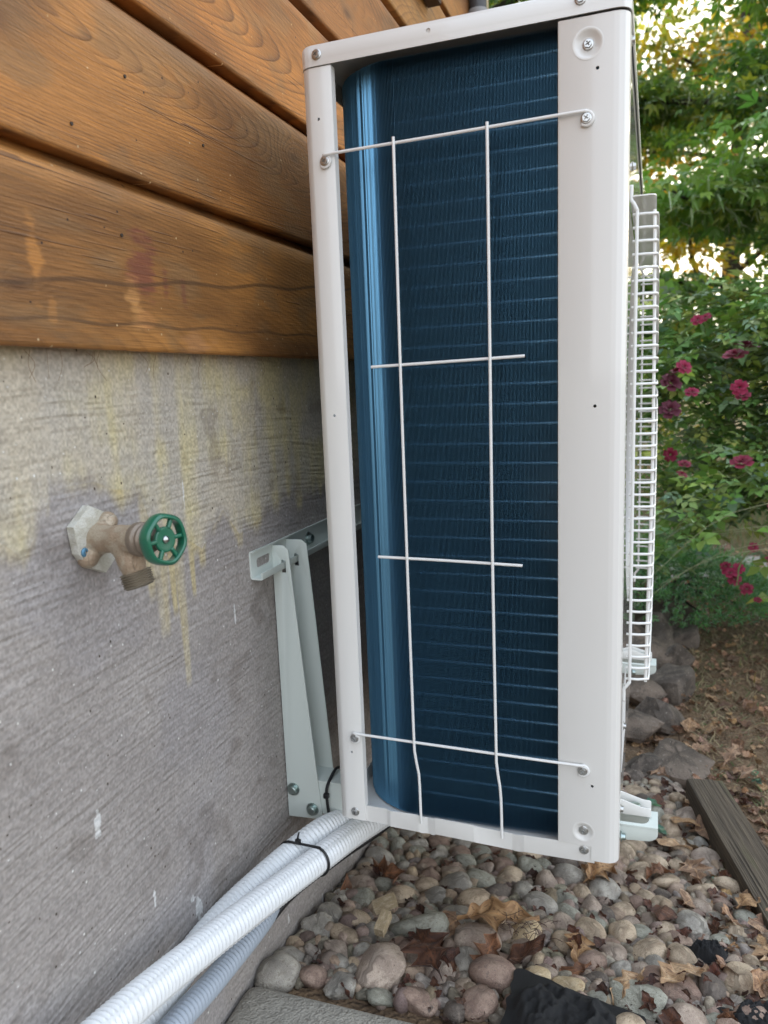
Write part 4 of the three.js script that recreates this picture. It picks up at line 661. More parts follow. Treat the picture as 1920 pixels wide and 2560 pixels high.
// ---------- fallen oak leaves ----------
const leafBlade = (s, lobed, curl) => { // length 1 along x from the stalk, lying in xz
  const r = rngOf(s), n = 40, ac = [-1, -0.55, 0, 0.55, 1], pos = [], uv = [], idx = [], ph = r() * 0.6, k = 3.2 + r() * 1.2, tw = (r() - 0.5) * 1.2, cup = (r() - 0.2) * 0.5, wav = r() * 6;
  for (let i = 0; i <= n; i++) {
    const t = i / n, env = Math.pow(Math.sin(Math.PI * Math.pow(clamp((t - 0.14) / 0.86), 0.8)), 0.8), lob = lobed ? 0.30 + 0.70 * Math.pow(Math.abs(Math.sin((t * k + ph) * Math.PI)), 0.75) : 1;
    const w = t < 0.14 ? 0.006 : 0.006 + 0.30 * env * lob;
    for (const a of ac) {
      const off = lobed ? 0.10 * Math.abs(a) * (t > 0.14 ? 1 : 0) * env : 0, z = a * w * (1 + 0.14 * Math.sin(t * 23 + a * 2 + wav)), x = t + off * Math.sin((t * k + ph) * Math.PI * 2) * 0.4;
      const y = curl * (0.34 * Math.pow(t, 2) * Math.sin(t * 2.2 + wav) + cup * a * a * env * 0.5 + 0.06 * Math.sin(t * 11 + a * 3 + wav)) + tw * a * w * 0.7 * t;
      pos.push(x, y, z); uv.push(t, 0.5 + a * 0.5);
    }
  }
  const m = ac.length; for (let i = 0; i < n; i++) for (let j = 0; j < m - 1; j++) { const a = i * m + j; idx.push(a, a + 1, a + m, a + 1, a + m + 1, a + m); }
  const g = new THREE.BufferGeometry(); g.setAttribute('position', new THREE.Float32BufferAttribute(pos, 3)); g.setAttribute('uv', new THREE.Float32BufferAttribute(uv, 2)); g.setIndex(idx); g.computeVertexNormals(); return g;
};
{
  rnd = rngOf(404);
  const veins = (a, b, o) => tex(256, 128, (u, v) => { const d = Math.abs(v - 0.5) * 2, rib = smooth(0.06, 0.02, d), side = smooth(0.10, 0.03, Math.abs(((u * 9 - d * 1.6) % 1 + 1) % 1 - 0.5)), n = fbm(u * 9 + o, v * 6, 4), k = fbm(u * 30 + o, v * 22, 3); let c = mix3(a, b, smooth(0.3, 0.7, n)); c = mix3(c, [a[0] * 0.55, a[1] * 0.5, a[2] * 0.5], smooth(0.6, 0.75, k) * 0.6); return mix3(c, [b[0] * 1.12, b[1] * 1.08, b[2]], rib * 0.7 + side * 0.3); }, true);
  const lb = tex(256, 128, (u, v) => { const d = Math.abs(v - 0.5) * 2; return 0.4 + 0.4 * smooth(0.07, 0.02, d) + 0.25 * smooth(0.12, 0.04, Math.abs(((u * 9 - d * 1.6) % 1 + 1) % 1 - 0.5)) + 0.2 * fbm(u * 40, v * 30, 3); }, false);
  const LM = [['tan', [146, 108, 70], [180, 142, 100], 1], ['rusty brown', [108, 72, 48], [146, 100, 68], 5], ['dark brown', [72, 44, 30], [104, 66, 44], 9], ['pale buff', [170, 134, 98], [204, 172, 136], 15], ['dusty brown', [134, 104, 80], [178, 144, 114], 21]].map(([n, a, b, o]) => [n, mat({ map: veins(a, b, o), bumpMap: lb, bumpScale: 0.0012, roughness: 0.7, transmission: 0.2, thickness: 0 })]);
  const LG = [1, 2, 3, 4, 5, 6, 7].map((s) => leafBlade(s * 7, true, 0.5 + 0.1 * s)), LP = [8, 9, 10].map((s) => leafBlade(s * 7, false, 0.7));
  const drop = (g, m, label, x, y, z, l, rx, ry, rz, wide = 1) => { const o = top('fallen_leaf', g, m, label, 'leaf', 'dry leaves fallen on the stone bed'); o.position.set(x, y, z); o.rotation.set(rx, ry, rz, 'YXZ'); o.scale.set(l, l, l * wide); return o; };
  const gy = (x, z) => groundY(x, z) + 0.028;
  drop(LG[0], LM[0][1], 'large tan oak leaf lying in the middle of the stones', -0.245, 0.118, -0.915, 0.115, 0.1, 0.35, 0.12, 1.1);
  drop(LG[2], LM[2][1], 'large dark brown oak leaf between the slab and the black fabric', -0.235, 0.12, -0.80, 0.105, -0.2, 2.2, 0.15, 1.15);
  drop(LG[3], LM[1][1], 'tall rusty oak leaf standing against the foot of the wall', -0.435, 0.05, -1.015, 0.10, 1.25, -0.5, 1.15, 1.2);
  drop(LG[5], LM[1][1], 'rusty oak leaf leaning behind the standing one at the wall', -0.432, 0.05, -1.06, 0.08, 1.0, 0.5, 0.9, 1.2);
  drop(LG[1], LM[3][1], 'pale buff oak leaf with long narrow lobes on the stones', 0.005, 0.10, -0.915, 0.085, 0.15, -2.0, 0.1, 0.8);
  drop(LG[4], LM[0][1], 'tan oak leaf showing just below the base of the unit', -0.09, 0.055, -1.13, 0.075, 0.3, 0.9, 0.35, 1.2);
  drop(LG[6], LM[1][1], 'rusty leaf tip poking up between two stones', -0.20, 0.10, -0.835, 0.06, 0.4, 1.5, 0.9, 1.2);
  let n = 0; while (n < 62) {
    const z = R(-1.75, -0.74), x = mix(-0.42, 0.34, Math.pow(rnd(), 0.42)); if (x < -0.1 && rnd() < 0.55) continue; if (z > -0.78 && x < 0.0) continue;
    const k = [0, 1, 1, 1, 2, 2, 3, 4, 4][Math.floor(R(0, 9))], g = rnd() < 0.6 ? LG[Math.floor(R(0, 7))] : LP[Math.floor(R(0, 3))], where = x > 0.09 ? 'on the ground beside the timber' : x > -0.06 ? 'at the leafy edge of the stones' : 'among the river stones';
    drop(g, LM[k][1], `dry ${LM[k][0]} leaf lying ${where}`, x, gy(x, z) - 0.006 + (x > 0.09 && x < 0.2 && z > -1.5 ? 0.0 : 0), z, R(0.035, 0.085), R(-0.5, 0.5), R(0, 6.28), R(-0.3, 0.5), R(0.8, 1.3)); n++;
  }
  // crumbled litter
  const chip = leafBlade(99, false, 1.1); const mk = (cnt, m, f, name, label, s0, s1) => { const im = new THREE.InstancedMesh(chip, m, cnt), M4 = new THREE.Matrix4(), q = new THREE.Quaternion(), e = new THREE.Euler(), c = new THREE.Color(); for (let i = 0; i < cnt; i++) { const [x, z] = f(), l = R(s0, s1); q.setFromEuler(e.set(R(-0.7, 0.7), R(0, 6.28), R(-0.5, 0.5))); M4.compose(V3(x, groundY(x, z) + R(0.002, 0.012), z), q, V3(l, l, l * R(0.7, 1.6))); im.setMatrixAt(i, M4); const t = R(0.45, 1.25); im.setColorAt(i, c.setRGB(t, t * R(0.85, 1.02), t * R(0.75, 1.05))); } im.name = name; im.castShadow = im.receiveShadow = true; tag(im, label, 'leaf litter', null, 'stuff'); scene.add(im); };
  mk(800, LM[2][1], () => { const z = R(-1.6, -0.74); return [mix(-0.45, 0.2, Math.pow(rnd(), 0.6)), z]; }, 'leaf_crumbs', 'crumbled dark leaf bits and soil between the river stones', 0.008, 0.028);
  mk(1300, LM[4][1], () => { const z = -0.9 - Math.pow(rnd(), 1.3) * 3.0; return [mix(0.1, 1.5, Math.pow(rnd(), 1.6)) - (z < -1.6 ? 0.1 : 0), z]; }, 'leaf_litter', 'dry brown leaf litter covering the ground beyond the timber', 0.012, 0.05);
  mk(2200, LM[3][1], () => { const z = -0.9 - Math.pow(rnd(), 1.2) * 3.0; return [mix(0.1, 1.5, Math.pow(rnd(), 1.6)) - (z < -1.6 ? 0.1 : 0), z]; }, 'straw_litter', 'tan straw and leaf scraps scattered beyond the timber', 0.006, 0.022);
  // fine dry sprigs
  const sprig = thing('dry_sprig', 'small tangle of dry rootlets lying on the stones', 'sprig', [-0.15, 0, 0]);
  for (let k = 0; k < 34; k++) { const x = R(-0.035, 0.035), z = -0.93 + R(-0.015, 0.015), y = 0.108 + R(0, 0.012), a = R(0, 6.28), l = R(0.008, 0.022); mesh('rootlet', tube([[x, y, z], [x + Math.cos(a) * l * 0.5, y + R(0, 0.006), z + Math.sin(a) * l * 0.5], [x + Math.cos(a) * l, y + R(-0.004, 0.004), z + Math.sin(a) * l]], 0.0005, { seg: 6, rad: 4 }), LM[2][1], sprig); }
}

// ---------- black landscape fabric ----------
{
  const wv = tex(128, 128, (u, v) => 0.5 + 0.25 * Math.sin(u * 128 * Math.PI / 2) + 0.25 * Math.sin(v * 128 * Math.PI / 2), false);
  const fm = mat({ color: lin(0.022, 0.022, 0.023), roughness: 0.8, bumpMap: wv, bumpScale: 0.001 });
  const cloth = (w, d, h, o, label, px, pz, ry, lift) => {
    const N = 70, pos = [], uv = [], idx = [];
    for (let j = 0; j <= N; j++) for (let i = 0; i <= N; i++) { const u = i / N - 0.5, v = j / N - 0.5, e = smooth(0.5, 0.3, Math.hypot(u, v)); const rid = 1 - Math.abs(2 * fbm(u * 7 + o, v * 4.5 + o * 2, 3) - 1), r2 = 1 - Math.abs(2 * fbm(u * 14 + o * 3, v * 8 + o, 3) - 1); pos.push(u * w * (1 + 0.25 * (fbm(v * 5 + o, 2, 2) - 0.5)), h * (0.15 + e * (0.75 * rid * rid + 0.35 * r2) - (1 - e) * 0.5), v * d * (1 + 0.35 * (fbm(u * 5 + o, 8, 2) - 0.5))); uv.push(u * w * 60, v * d * 60); }
    for (let j = 0; j < N; j++) for (let i = 0; i < N; i++) { const a = j * (N + 1) + i; idx.push(a, a + N + 1, a + 1, a + 1, a + N + 1, a + N + 2); }
    const g = new THREE.BufferGeometry(); g.setAttribute('position', new THREE.Float32BufferAttribute(pos, 3)); g.setAttribute('uv', new THREE.Float32BufferAttribute(uv, 2)); g.setIndex(idx); g.computeVertexNormals();
    const m = top('landscape_fabric', g, fm, label, 'fabric', 'scraps of landscape fabric'); m.position.set(px, groundY(px, pz) + lift, pz); m.rotation.y = ry;
  };
  cloth(0.15, 0.11, 0.017, 3.1, 'large crumpled piece of black woven landscape fabric lying on the stones', -0.080, -0.778, -0.15, 0.020);
  cloth(0.055, 0.03, 0.012, 9.7, 'small black scrap of landscape fabric sticking up between stones', 0.085, -0.985, 0.2, 0.022);
  cloth(0.07, 0.05, 0.010, 15.2, 'torn black scrap of landscape fabric in the leaf litter', 0.13, -0.865, 0.5, 0.016);
}

// ---------- plants ----------
class Leaves {
  constructor() { this.p = []; this.c = []; this.i = []; }
  add(b, d, u, l, w, c, lobes = 1, droop = 0.15) { // a folded blade, or a palmate leaf of several
    const s = V3().crossVectors(d, u).normalize();
    for (let k = 0; k < lobes; k++) {
      const a = lobes === 1 ? 0 : (k - (lobes - 1) / 2) * 0.8, ll = lobes === 1 ? l : l * (1 - 0.22 * Math.abs(k - (lobes - 1) / 2)), dx = d.clone().multiplyScalar(Math.cos(a)).addScaledVector(s, Math.sin(a)), sx = V3().crossVectors(dx, u).normalize(), n = this.p.length / 3;
      const m = b.clone().addScaledVector(dx, ll * 0.45), t = b.clone().addScaledVector(dx, ll).addScaledVector(u, -droop * ll), L = m.clone().addScaledVector(sx, w / 2).addScaledVector(u, w * 0.14), Q = m.clone().addScaledVector(sx, -w / 2).addScaledVector(u, w * 0.14);
      for (const q of [b, L, t, Q]) { this.p.push(q.x, q.y, q.z); this.c.push(c[0], c[1], c[2]); }
      this.i.push(n, n + 1, n + 2, n, n + 2, n + 3);
    }
  }
  geo() { const g = new THREE.BufferGeometry(); g.setAttribute('position', new THREE.Float32BufferAttribute(this.p, 3)); g.setAttribute('color', new THREE.Float32BufferAttribute(this.c, 3)); g.setIndex(this.i); g.computeVertexNormals(); return g; }
}
const leafMat = mat({ vertexColors: true, roughness: 0.95, transmission: 0.5, thickness: 0 });
const glossLeaf = mat({ vertexColors: true, roughness: 0.9, transmission: 0.3, thickness: 0, clearcoat: 0.25, clearcoatRoughness: 0.35 });
const bark = mat({ color: lin(0.055, 0.045, 0.036), roughness: 0.95, bumpMap: stoneBump, bumpScale: 0.02 });
const jit = (c, k) => { const f = 1 + (rnd() - 0.5) * 2 * k; return [c[0] * f * R(0.85, 1.15), c[1] * f, c[2] * f * R(0.7, 1.3)]; };
const around = () => { const a = R(0, 6.2832), y = R(-1, 1), r = Math.sqrt(1 - y * y); return V3(r * Math.cos(a), y, r * Math.sin(a)); };
function tree(name, label, group, sd, base, o) { // trunk and limbs, then flat sprays of leaves along every twig
  rnd = rngOf(sd); const t = thing(name, label, 'tree', base, group), wood = [], LV = new Leaves(), { h, r0, spread, low, limbs, sprays, per, size, cols, lobes = 3, flat = 0.28, rs = 0.34 } = o;
  const lean = V3(R(-0.15, 0.15), 0, R(-0.1, 0.1)), tp = []; for (let k = 0; k <= 5; k++) tp.push(V3(lean.x * k * 0.2 * h * 0.3 + R(-0.04, 0.04), h * k / 5 * 0.95 - (k ? 0 : 0.2), lean.z * k * 0.2 * h * 0.3 + R(-0.04, 0.04)));
  wood.push(tube(tp, (s, a, f) => mix(r0, r0 * 0.25, f), { seg: 24, rad: 9 }));
  const trunkAt = new THREE.CatmullRomCurve3(tp), tips = [];
  for (let k = 0; k < limbs; k++) {
    const f = mix(low, 0.95, (k + R(0, 0.8)) / limbs), b = trunkAt.getPoint(f), a = k * 2.4 + R(-0.5, 0.5), L = spread * (1.1 - 0.55 * f) * R(0.75, 1.15), up = R(0.1, 0.55);
    const dir = V3(Math.cos(a), up, Math.sin(a)), pts = [b]; let cur = b.clone(), d = dir.clone();
    for (let j = 1; j <= 4; j++) { d.add(V3(R(-0.25, 0.25), R(-0.22, 0.12), R(-0.25, 0.25))).normalize(); cur = cur.clone().addScaledVector(d, L / 4); pts.push(cur); }
    const cv = new THREE.CatmullRomCurve3(pts), lr = r0 * 0.36 * (1.1 - 0.6 * f);
    wood.push(tube(pts, (s, q, g) => mix(lr, lr * 0.16, g), { seg: 14, rad: 6 }));
    for (let j = 0; j < 7; j++) { const g = R(0.25, 1), p = cv.getPoint(g), e = p.clone().add(V3(R(-1, 1), R(-0.25, 0.35), R(-1, 1)).multiplyScalar(L * 0.30)), m = p.clone().lerp(e, 0.5).add(V3(0, R(-0.06, 0.1), 0)); wood.push(tube([p, m, e], (s, q, u) => mix(lr * 0.3, lr * 0.08, u), { seg: 6, rad: 4, caps: false })); tips.push(m, e, p); }
  }
  for (let k = 0; k < sprays; k++) {
    const c = tips[Math.floor(R(0, tips.length))].clone().add(V3(R(-0.2, 0.2), R(-0.1, 0.1), R(-0.2, 0.2)).multiplyScalar(rs)), tilt = V3(R(-0.35, 0.35), 1, R(-0.35, 0.35)).normalize(), base0 = cols[Math.floor(Math.pow(rnd(), 1.2) * cols.length)], cc = jit(base0, 0.25);
    for (let j = 0; j < per; j++) { const q = around().multiplyScalar(rs * Math.pow(rnd(), 0.5)); q.y *= flat; const d = V3(q.x, R(-0.35, 0.1), q.z).add(around().multiplyScalar(0.15)).normalize(), u = tilt.clone().add(around().multiplyScalar(0.45)).normalize(); LV.add(c.clone().add(q), d, u.addScaledVector(d, -u.dot(d)).normalize(), size * R(0.7, 1.25), size * (lobes > 1 ? 0.34 : 0.6), jit(cc, 0.22), lobes); }
  }
  mesh('trunk', merge(wood), bark, t); mesh('crown', LV.geo(), leafMat, t); return t;
}
const greens = [[0.08, 0.19, 0.022], [0.12, 0.25, 0.025], [0.19, 0.31, 0.028], [0.33, 0.40, 0.03]], golden = [[0.20, 0.26, 0.02], [0.40, 0.38, 0.02], [0.58, 0.44, 0.02], [0.55, 0.34, 0.02]];
tree('maple_tree', 'green maple with layered drooping leaf sprays beside the path', 'trees behind the garden', 11, [1.05, 0, -5.2], { h: 5.2, r0: 0.10, spread: 2.1, low: 0.22, limbs: 15, sprays: 620, per: 34, size: 0.075, cols: greens, rs: 0.36 });
tree('maple_tree', 'second green maple spreading behind the house corner', 'trees behind the garden', 12, [-1.5, 0, -6.6], { h: 6.2, r0: 0.12, spread: 2.6, low: 0.2, limbs: 15, sprays: 520, per: 30, size: 0.085, cols: greens, rs: 0.42 });
tree('backlit_tree', 'tall tree with golden backlit leaves behind the maples', 'trees behind the garden', 13, [0.9, 0, -10.5], { h: 7.5, r0: 0.14, spread: 2.9, low: 0.12, limbs: 16, sprays: 420, per: 30, size: 0.12, cols: golden, lobes: 1, rs: 0.5, flat: 0.5 });
tree('backlit_tree', 'yellow-green tree further back between the trunks', 'trees behind the garden', 14, [3.3, 0, -11], { h: 7.5, r0: 0.14, spread: 3.0, low: 0.12, limbs: 15, sprays: 400, per: 30, size: 0.13, cols: [...greens, ...golden], lobes: 1, rs: 0.5, flat: 0.5 });
tree('backlit_tree', 'yellow-green tree far behind the house corner', 'trees behind the garden', 15, [-3.5, 0, -12], { h: 8, r0: 0.15, spread: 3.2, low: 0.12, limbs: 15, sprays: 380, per: 28, size: 0.14, cols: [...greens, ...golden], lobes: 1, rs: 0.55, flat: 0.5 });
tree('maple_tree', 'broad green maple on the open side of the garden', 'trees behind the garden', 16, [3.6, 0, -5.8], { h: 5.5, r0: 0.12, spread: 2.2, low: 0.2, limbs: 13, sprays: 380, per: 30, size: 0.085, cols: greens, rs: 0.4 });
function shrub(name, label, sd, base, o) { // leaves spread through a lumpy volume over a few stems
  rnd = rngOf(sd); const t = thing(name, label, 'shrub', base), LV = new Leaves(), st = [], { n, rx, ry, rz, y, size, wide, cols, m = leafMat } = o;
  for (let k = 0; k < 9; k++) { const e = V3(R(-0.8, 0.8) * rx, y + R(-0.2, 0.8) * ry, R(-0.8, 0.8) * rz); st.push(tube([V3(R(-0.1, 0.1), -0.05, R(-0.1, 0.1)), e.clone().multiplyScalar(0.5).add(V3(0, 0.1 * ry, 0)), e], (s, q, f) => mix(0.012, 0.003, f), { seg: 10, rad: 5 })); }
  const lobesC = []; for (let k = 0; k < 22; k++) lobesC.push([V3(R(-1, 1) * rx * 0.75, y + R(-0.8, 0.9) * ry * 0.8, R(-1, 1) * rz * 0.75), R(0.22, 0.5)]);
  for (let k = 0; k < n; k++) { const [c, r] = lobesC[Math.floor(R(0, lobesC.length))], q = around().multiplyScalar(Math.pow(rnd(), 0.4) * r); const p = c.clone().add(V3(q.x * rx, q.y * ry, q.z * rz)); if (p.y < 0.01) continue; const d = V3(q.x, q.y * 0.5 + R(-0.4, 0.4), q.z).normalize(), u = V3(R(-0.6, 0.6), 1, R(-0.6, 0.6)); LV.add(p, d, u.addScaledVector(d, -u.dot(d)).normalize(), size * R(0.7, 1.3), size * wide, jit(cols[Math.floor(R(0, cols.length))], 0.25)); }
  mesh('stems', merge(st), bark, t); mesh('foliage', LV.geo(), m, t); return t;
}
shrub('hedge_shrub', 'loose green and yellow shrubbery filling the gap below the trees', 21, [1.2, 0, -7.4], { n: 11000, rx: 2.4, ry: 1.0, rz: 0.7, y: 0.9, size: 0.09, wide: 0.55, cols: [...greens, golden[0], golden[1]] });
shrub('hedge_shrub', 'dark green shrubbery behind the house corner', 22, [-2.2, 0, -7.6], { n: 6500, rx: 2.0, ry: 1.0, rz: 0.6, y: 0.8, size: 0.1, wide: 0.55, cols: greens });
shrub('hedge_shrub', 'green shrubbery on the open side beyond the lawn', 23, [4.6, 0, -7.6], { n: 6500, rx: 2.0, ry: 1.0, rz: 0.6, y: 0.8, size: 0.1, wide: 0.55, cols: greens });
{ // low juniper: upright feathery sprays
  rnd = rngOf(41); const j = thing('juniper_shrub', 'low spreading juniper mound with feathery grey-green sprays', 'shrub', [-0.02, 0, -2.85]), LV = new Leaves();
  for (let k = 0; k < 1500; k++) { const a = R(0, 6.28), rr = Math.sqrt(rnd()), x = Math.cos(a) * rr * 0.42, z = Math.sin(a) * rr * 0.36, hh = 0.30 * (1 - rr * rr * 0.8) * R(0.75, 1.1), d = V3(Math.cos(a) * rr + R(-0.3, 0.3), 0.7, Math.sin(a) * rr + R(-0.3, 0.3)).normalize(), b = V3(x, hh * 0.75, z), l = R(0.05, 0.10), c = jit([0.13, 0.31, 0.10], 0.3);
    for (let i = 0; i < 14; i++) { const p = b.clone().addScaledVector(d, l * i / 14), e = around().addScaledVector(d, 0.9).normalize(), u = around(); LV.add(p, e, u.addScaledVector(e, -u.dot(e)).normalize(), 0.02, 0.005, jit(c, 0.15)); } }
  mesh('foliage', LV.geo(), leafMat, j);
  const st = []; for (let k = 0; k < 12; k++) { const a = k * 0.52; st.push(tube([[0, -0.02, 0], [Math.cos(a) * 0.15, 0.10, Math.sin(a) * 0.13], [Math.cos(a) * 0.36, 0.08, Math.sin(a) * 0.3]], (s, q, f) => mix(0.012, 0.003, f), { seg: 8, rad: 5 })); }
  mesh('stems', merge(st), bark, j);
}
{ // rose bush: arching canes, compound leaves, crimson flowers
  rnd = rngOf(51); const b = thing('rose_bush', 'arching rose bush with crimson flowers beside the path', 'rose bush', [0.95, 0, -2.35]), LV = new Leaves(), canes = [], ends = [];
  const caneMat = mat({ color: lin(0.12, 0.15, 0.05), roughness: 0.7 }), cols = [[0.12, 0.25, 0.04], [0.17, 0.32, 0.05], [0.24, 0.38, 0.06], [0.36, 0.46, 0.10], [0.22, 0.34, 0.18]];
  for (let k = 0; k < 52; k++) {
    const a = k < 40 ? Math.PI + R(-0.6, 0.75) : R(0, 6.28), L = R(0.45, 1.05), hh = R(0.52, 1.10), dr = R(0.05, 0.36), c = Math.cos(a), s = Math.sin(a) * 0.55, p = [V3(R(-0.12, 0.12), -0.03, R(-0.12, 0.12)), V3(c * L * 0.3, hh * 0.75, s * L * 0.3), V3(c * L * 0.65, hh, s * L * 0.65), V3(c * L, hh - dr * 0.5, s * L), V3(c * L * 1.12, hh - dr, s * L * 1.15)];
    const cv = new THREE.CatmullRomCurve3(p); canes.push(tube(p, (q, w, f) => mix(0.0052, 0.0014, f), { seg: 26, rad: 5 })); ends.push(p[4], p[3]);
    for (let j = 0; j < 105; j++) { // leaves of five or so leaflets
      const f = R(0.24, 1), o = cv.getPoint(f).add(V3(R(-1, 1), R(-0.9, 1), R(-1, 1)).multiplyScalar(0.055)), d = V3(R(-1, 1), R(-0.5, 0.5), R(-1, 1)).normalize(), u = V3(R(-0.6, 0.6), 1, R(-0.6, 0.6)); u.addScaledVector(d, -u.dot(d)).normalize(); const sd = V3().crossVectors(d, u), cc = jit(cols[Math.floor(R(0, 5))], 0.25), l = R(0.020, 0.042);
      LV.add(o.clone().addScaledVector(d, 0.05), d, u, l * 1.2, l * 0.75, jit(cc, 0.1));
      for (const [t, q] of [[0.042, 1], [0.042, -1], [0.02, 1], [0.02, -1]]) { const e = d.clone().multiplyScalar(0.5).addScaledVector(sd, q).normalize(); LV.add(o.clone().addScaledVector(d, t), e, u, l, l * 0.7, jit(cc, 0.1)); }
    }
  }
  mesh('canes', merge(canes), caneMat, b); mesh('foliage', LV.geo(), glossLeaf, b);
  const petal = (r, a, open, y) => { const n = 5, pos = [], idx = []; for (let i = 0; i <= n; i++) for (let j = 0; j <= n; j++) { const u = i / n, v = (j / n - 0.5) * 2, w = Math.sin(Math.PI * (0.12 + 0.7 * u)) * 0.62, rr = r * (0.15 + u * open), h = r * (y + Math.sin(u * 1.5) * (1.25 - open) - 0.12 * u * u), an = a + v * w; pos.push(Math.cos(an) * rr * (1 + 0.08 * v * v), h + 0.08 * r * v * v, Math.sin(an) * rr * (1 + 0.08 * v * v)); } for (let i = 0; i < n; i++) for (let j = 0; j < n; j++) { const q = i * (n + 1) + j; idx.push(q, q + 1, q + n + 1, q + 1, q + n + 2, q + n + 1); } const g = new THREE.BufferGeometry(); g.setAttribute('position', new THREE.Float32BufferAttribute(pos, 3)); g.setAttribute('uv', new THREE.Float32BufferAttribute(new Float32Array(pos.length / 3 * 2), 2)); g.setIndex(idx); g.computeVertexNormals(); return g; };
  const rose = () => { const g = []; for (let k = 0; k < 5; k++) g.push(petal(1, k * 1.257, 0.95, 0)); for (let k = 0; k < 5; k++) g.push(petal(0.85, k * 1.257 + 0.6, 0.72, 0.12)); for (let k = 0; k < 4; k++) g.push(petal(0.65, k * 1.57 + 0.2, 0.5, 0.25)); for (let k = 0; k < 3; k++) g.push(petal(0.45, k * 2.1, 0.35, 0.4)); return merge(g); };
  const rg = rose(), rm = [mat({ color: lin(0.20, 0.003, 0.03), roughness: 0.7, transmission: 0.2, thickness: 0, sheen: 0.4 }), mat({ color: lin(0.30, 0.007, 0.055), roughness: 0.8, transmission: 0.3, thickness: 0 }), mat({ color: lin(0.09, 0.002, 0.018), roughness: 0.7, transmission: 0.2, thickness: 0 })];
  const at = [[0.207, 0.912, -2.0, 0.034, 2], [0.185, 0.893, -2.02, 0.034, 0], [0.055, 0.86, -2.0, 0.028, 0], [0.04, 0.835, -2.0, 0.030, 2], [0.068, 0.872, -1.98, 0.022, 1], [0.19, 0.82, -1.95, 0.022, 1], [0.2, 0.80, -1.97, 0.020, 0], [0.09, 0.81, -2.02, 0.020, 1], [0.10, 0.985, -2.05, 0.018, 1], [0.12, 0.99, -2.05, 0.016, 1], [0.04, 0.77, -1.98, 0.030, 2], [0.075, 0.64, -1.95, 0.019, 0], [0.07, 0.615, -1.95, 0.016, 1], [0.205, 0.64, -1.98, 0.030, 0], [0.045, 0.66, -2.0, 0.02, 0], [0.27, 0.54, -1.95, 0.012, 1], [0.195, 0.35, -2.05, 0.022, 1], [0.215, 0.36, -2.06, 0.018, 1], [0.205, 0.335, -2.05, 0.02, 0], [0.185, 0.365, -2.06, 0.016, 0], [0.235, 0.31, -2.05, 0.019, 0], [0.26, 0.285, -2.04, 0.012, 0], [0.28, 0.40, -2.0, 0.016, 0], [0.24, 0.43, -2.0, 0.014, 0], [0.4, 0.7, -2.1, 0.03, 0], [0.5, 0.9, -2.2, 0.03, 1], [0.7, 0.8, -2.0, 0.03, 2]];
  for (const [x, y, z, r, k] of at) { const f = mesh('flower', rg, rm[k], b); f.position.set(x - 0.95, y, z + 2.35); f.scale.setScalar(r * 0.8); f.rotation.set(R(0.2, 1.2), R(0, 6), R(-0.6, 0.6)); }
  // drooping spray that carries the lowest cluster of flowers
  const dp = [V3(-0.45, 0.62, 0.25), V3(-0.60, 0.50, 0.28), V3(-0.72, 0.40, 0.30), V3(-0.74, 0.32, 0.31)]; mesh('drooping_cane', tube(dp, 0.002, { seg: 20, rad: 5 }), caneMat, b);
}
{ // long pale arching grass blades in front of the roses
  rnd = rngOf(61); const g = thing('tall_grass', 'clump of long pale arching grass blades under the rose bush', 'grass clump', [0.75, 0, -2.0]), bl = [], gm = mat({ color: lin(0.26, 0.27, 0.15), roughness: 0.7 });
  for (let k = 0; k < 12; k++) { const L = R(0.4, 0.85), hh = R(0.4, 0.68), a = Math.PI + R(-0.5, 0.6); bl.push(tube([[R(-0.06, 0.06), 0, R(-0.06, 0.06)], [Math.cos(a) * L * 0.35, hh * 0.8, Math.sin(a) * L * 0.3], [Math.cos(a) * L * 0.8, hh * 0.85, Math.sin(a) * L * 0.7], [Math.cos(a) * L * 1.1, hh * R(0.4, 0.8), Math.sin(a) * L]], (s, q, f) => mix(0.0018, 0.0005, f), { seg: 18, rad: 3, caps: false })); }
  for (const q of bl) mesh('blade', q, gm, g);
}
{ // thin lawn beyond the litter
  rnd = rngOf(71); const n = 16000, g = new THREE.BufferGeometry(); g.setAttribute('position', new THREE.Float32BufferAttribute([-0.5, 0, 0, 0.5, 0, 0, 0.3, 0.55, 0.12, -0.3, 0.55, 0.12, 0, 1, 0.4], 3)); g.setIndex([0, 1, 2, 0, 2, 3, 3, 2, 4]); g.computeVertexNormals();
  const im = new THREE.InstancedMesh(g, mat({ color: 0xffffff, roughness: 0.9, transmission: 0.3, thickness: 0 }), n), m4 = new THREE.Matrix4(), q = new THREE.Quaternion(), e = new THREE.Euler(), c = new THREE.Color();
  for (let i = 0; i < n; i++) { let x, z, k; do { x = R(0.2, 3.2); z = R(-6.5, -2.2); k = fbm(x * 2.2 + 9, z * 2.2 + 3, 4); } while (rnd() > smooth(0.3, 0.6, k) * (z > -3 ? smooth(0.25, 0.5, x) : 1) || Math.abs(z + 3.55 + 0.25 * (x - 0.4)) < 0.22); const h = R(0.025, 0.06); q.setFromEuler(e.set(R(-0.4, 0.4), R(0, 6.28), R(-0.4, 0.4))); m4.compose(V3(x, groundY(x, z), z), q, V3(0.004, h, h)); im.setMatrixAt(i, m4); const t = R(0.6, 1.3), y = rnd(); im.setColorAt(i, c.setRGB(mix(0.07, 0.22, y * y) * t, 0.15 * t, 0.035 * t)); }
  im.name = 'lawn_grass'; im.castShadow = im.receiveShadow = true; tag(im, 'thin patchy green grass beyond the leaf litter', 'grass', null, 'stuff'); scene.add(im);
}
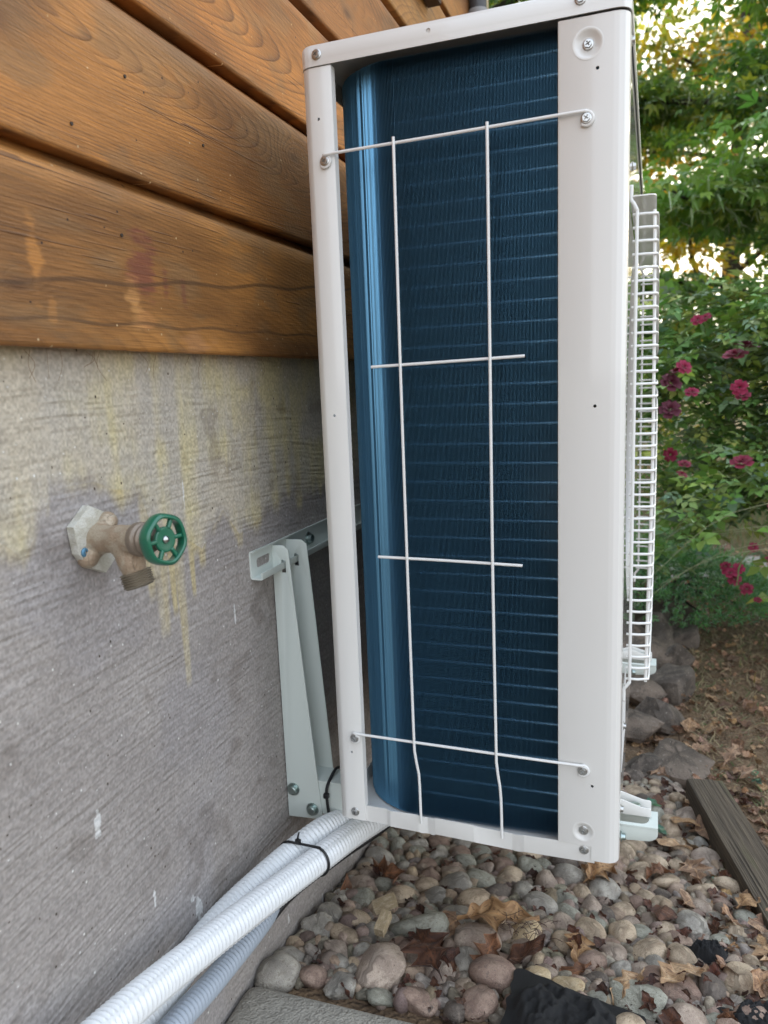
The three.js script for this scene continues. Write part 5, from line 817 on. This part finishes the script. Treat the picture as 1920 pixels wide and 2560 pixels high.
{ // dry straw-coloured grass on the bare ground past the timber
  rnd = rngOf(72); const n = 9000, g = new THREE.BufferGeometry(); g.setAttribute('position', new THREE.Float32BufferAttribute([-0.5, 0, 0, 0.5, 0, 0, 0.35, 0.5, 0.5, -0.35, 0.5, 0.5, 0, 0.7, 1.1], 3)); g.setIndex([0, 1, 2, 0, 2, 3, 3, 2, 4]); g.computeVertexNormals();
  const im = new THREE.InstancedMesh(g, mat({ color: 0xffffff, roughness: 0.9, transmission: 0.2, thickness: 0 }), n), m4 = new THREE.Matrix4(), q = new THREE.Quaternion(), e = new THREE.Euler(), c = new THREE.Color();
  for (let i = 0; i < n; i++) { const z = -1.3 - Math.pow(rnd(), 0.8) * 1.8, x = 0.12 + Math.pow(rnd(), 1.4) * 1.5 + (z > -1.6 ? 0.1 : 0), h = R(0.012, 0.032); q.setFromEuler(e.set(R(-0.5, 0.5), R(0, 6.28), R(-0.5, 0.5))); m4.compose(V3(x, groundY(x, z), z), q, V3(0.003, h * 0.7, h)); im.setMatrixAt(i, m4); const t = R(0.5, 1.2), y = rnd(); im.setColorAt(i, y > 0.8 ? c.setRGB(0.12 * t, 0.16 * t, 0.05 * t) : c.setRGB(0.34 * t, 0.27 * t, 0.15 * t)); }
  im.name = 'dry_grass'; im.castShadow = im.receiveShadow = true; tag(im, 'short dry straw-coloured grass on the ground past the timber', 'grass', null, 'stuff'); scene.add(im);
}
{ // a few green ground plants in the litter
  rnd = rngOf(81); for (const [x, z, s] of [[0.012, -1.44, 1], [0.03, -1.36, 0.8], [0.115, -1.22, 0.7], [0.22, -1.62, 0.9]]) { const t = thing('ground_ivy', 'tiny sprig of round grey-green leaves in the leaf litter', 'weed', [x, groundY(x, z), z], 'green sprigs in the litter'), LV = new Leaves(); for (let k = 0; k < 9; k++) { const a = k * 0.75, d = V3(Math.cos(a), R(0.1, 0.5), Math.sin(a)).normalize(), u = V3(0, 1, 0); u.addScaledVector(d, -u.dot(d)).normalize(); LV.add(V3(0, R(0.012, 0.035) * s, 0), d, u, R(0.014, 0.024) * s, 0.017 * s, jit([0.10, 0.24, 0.13], 0.2)); } mesh('foliage', LV.geo(), leafMat, t); }
}
renderer.render(scene, camera);
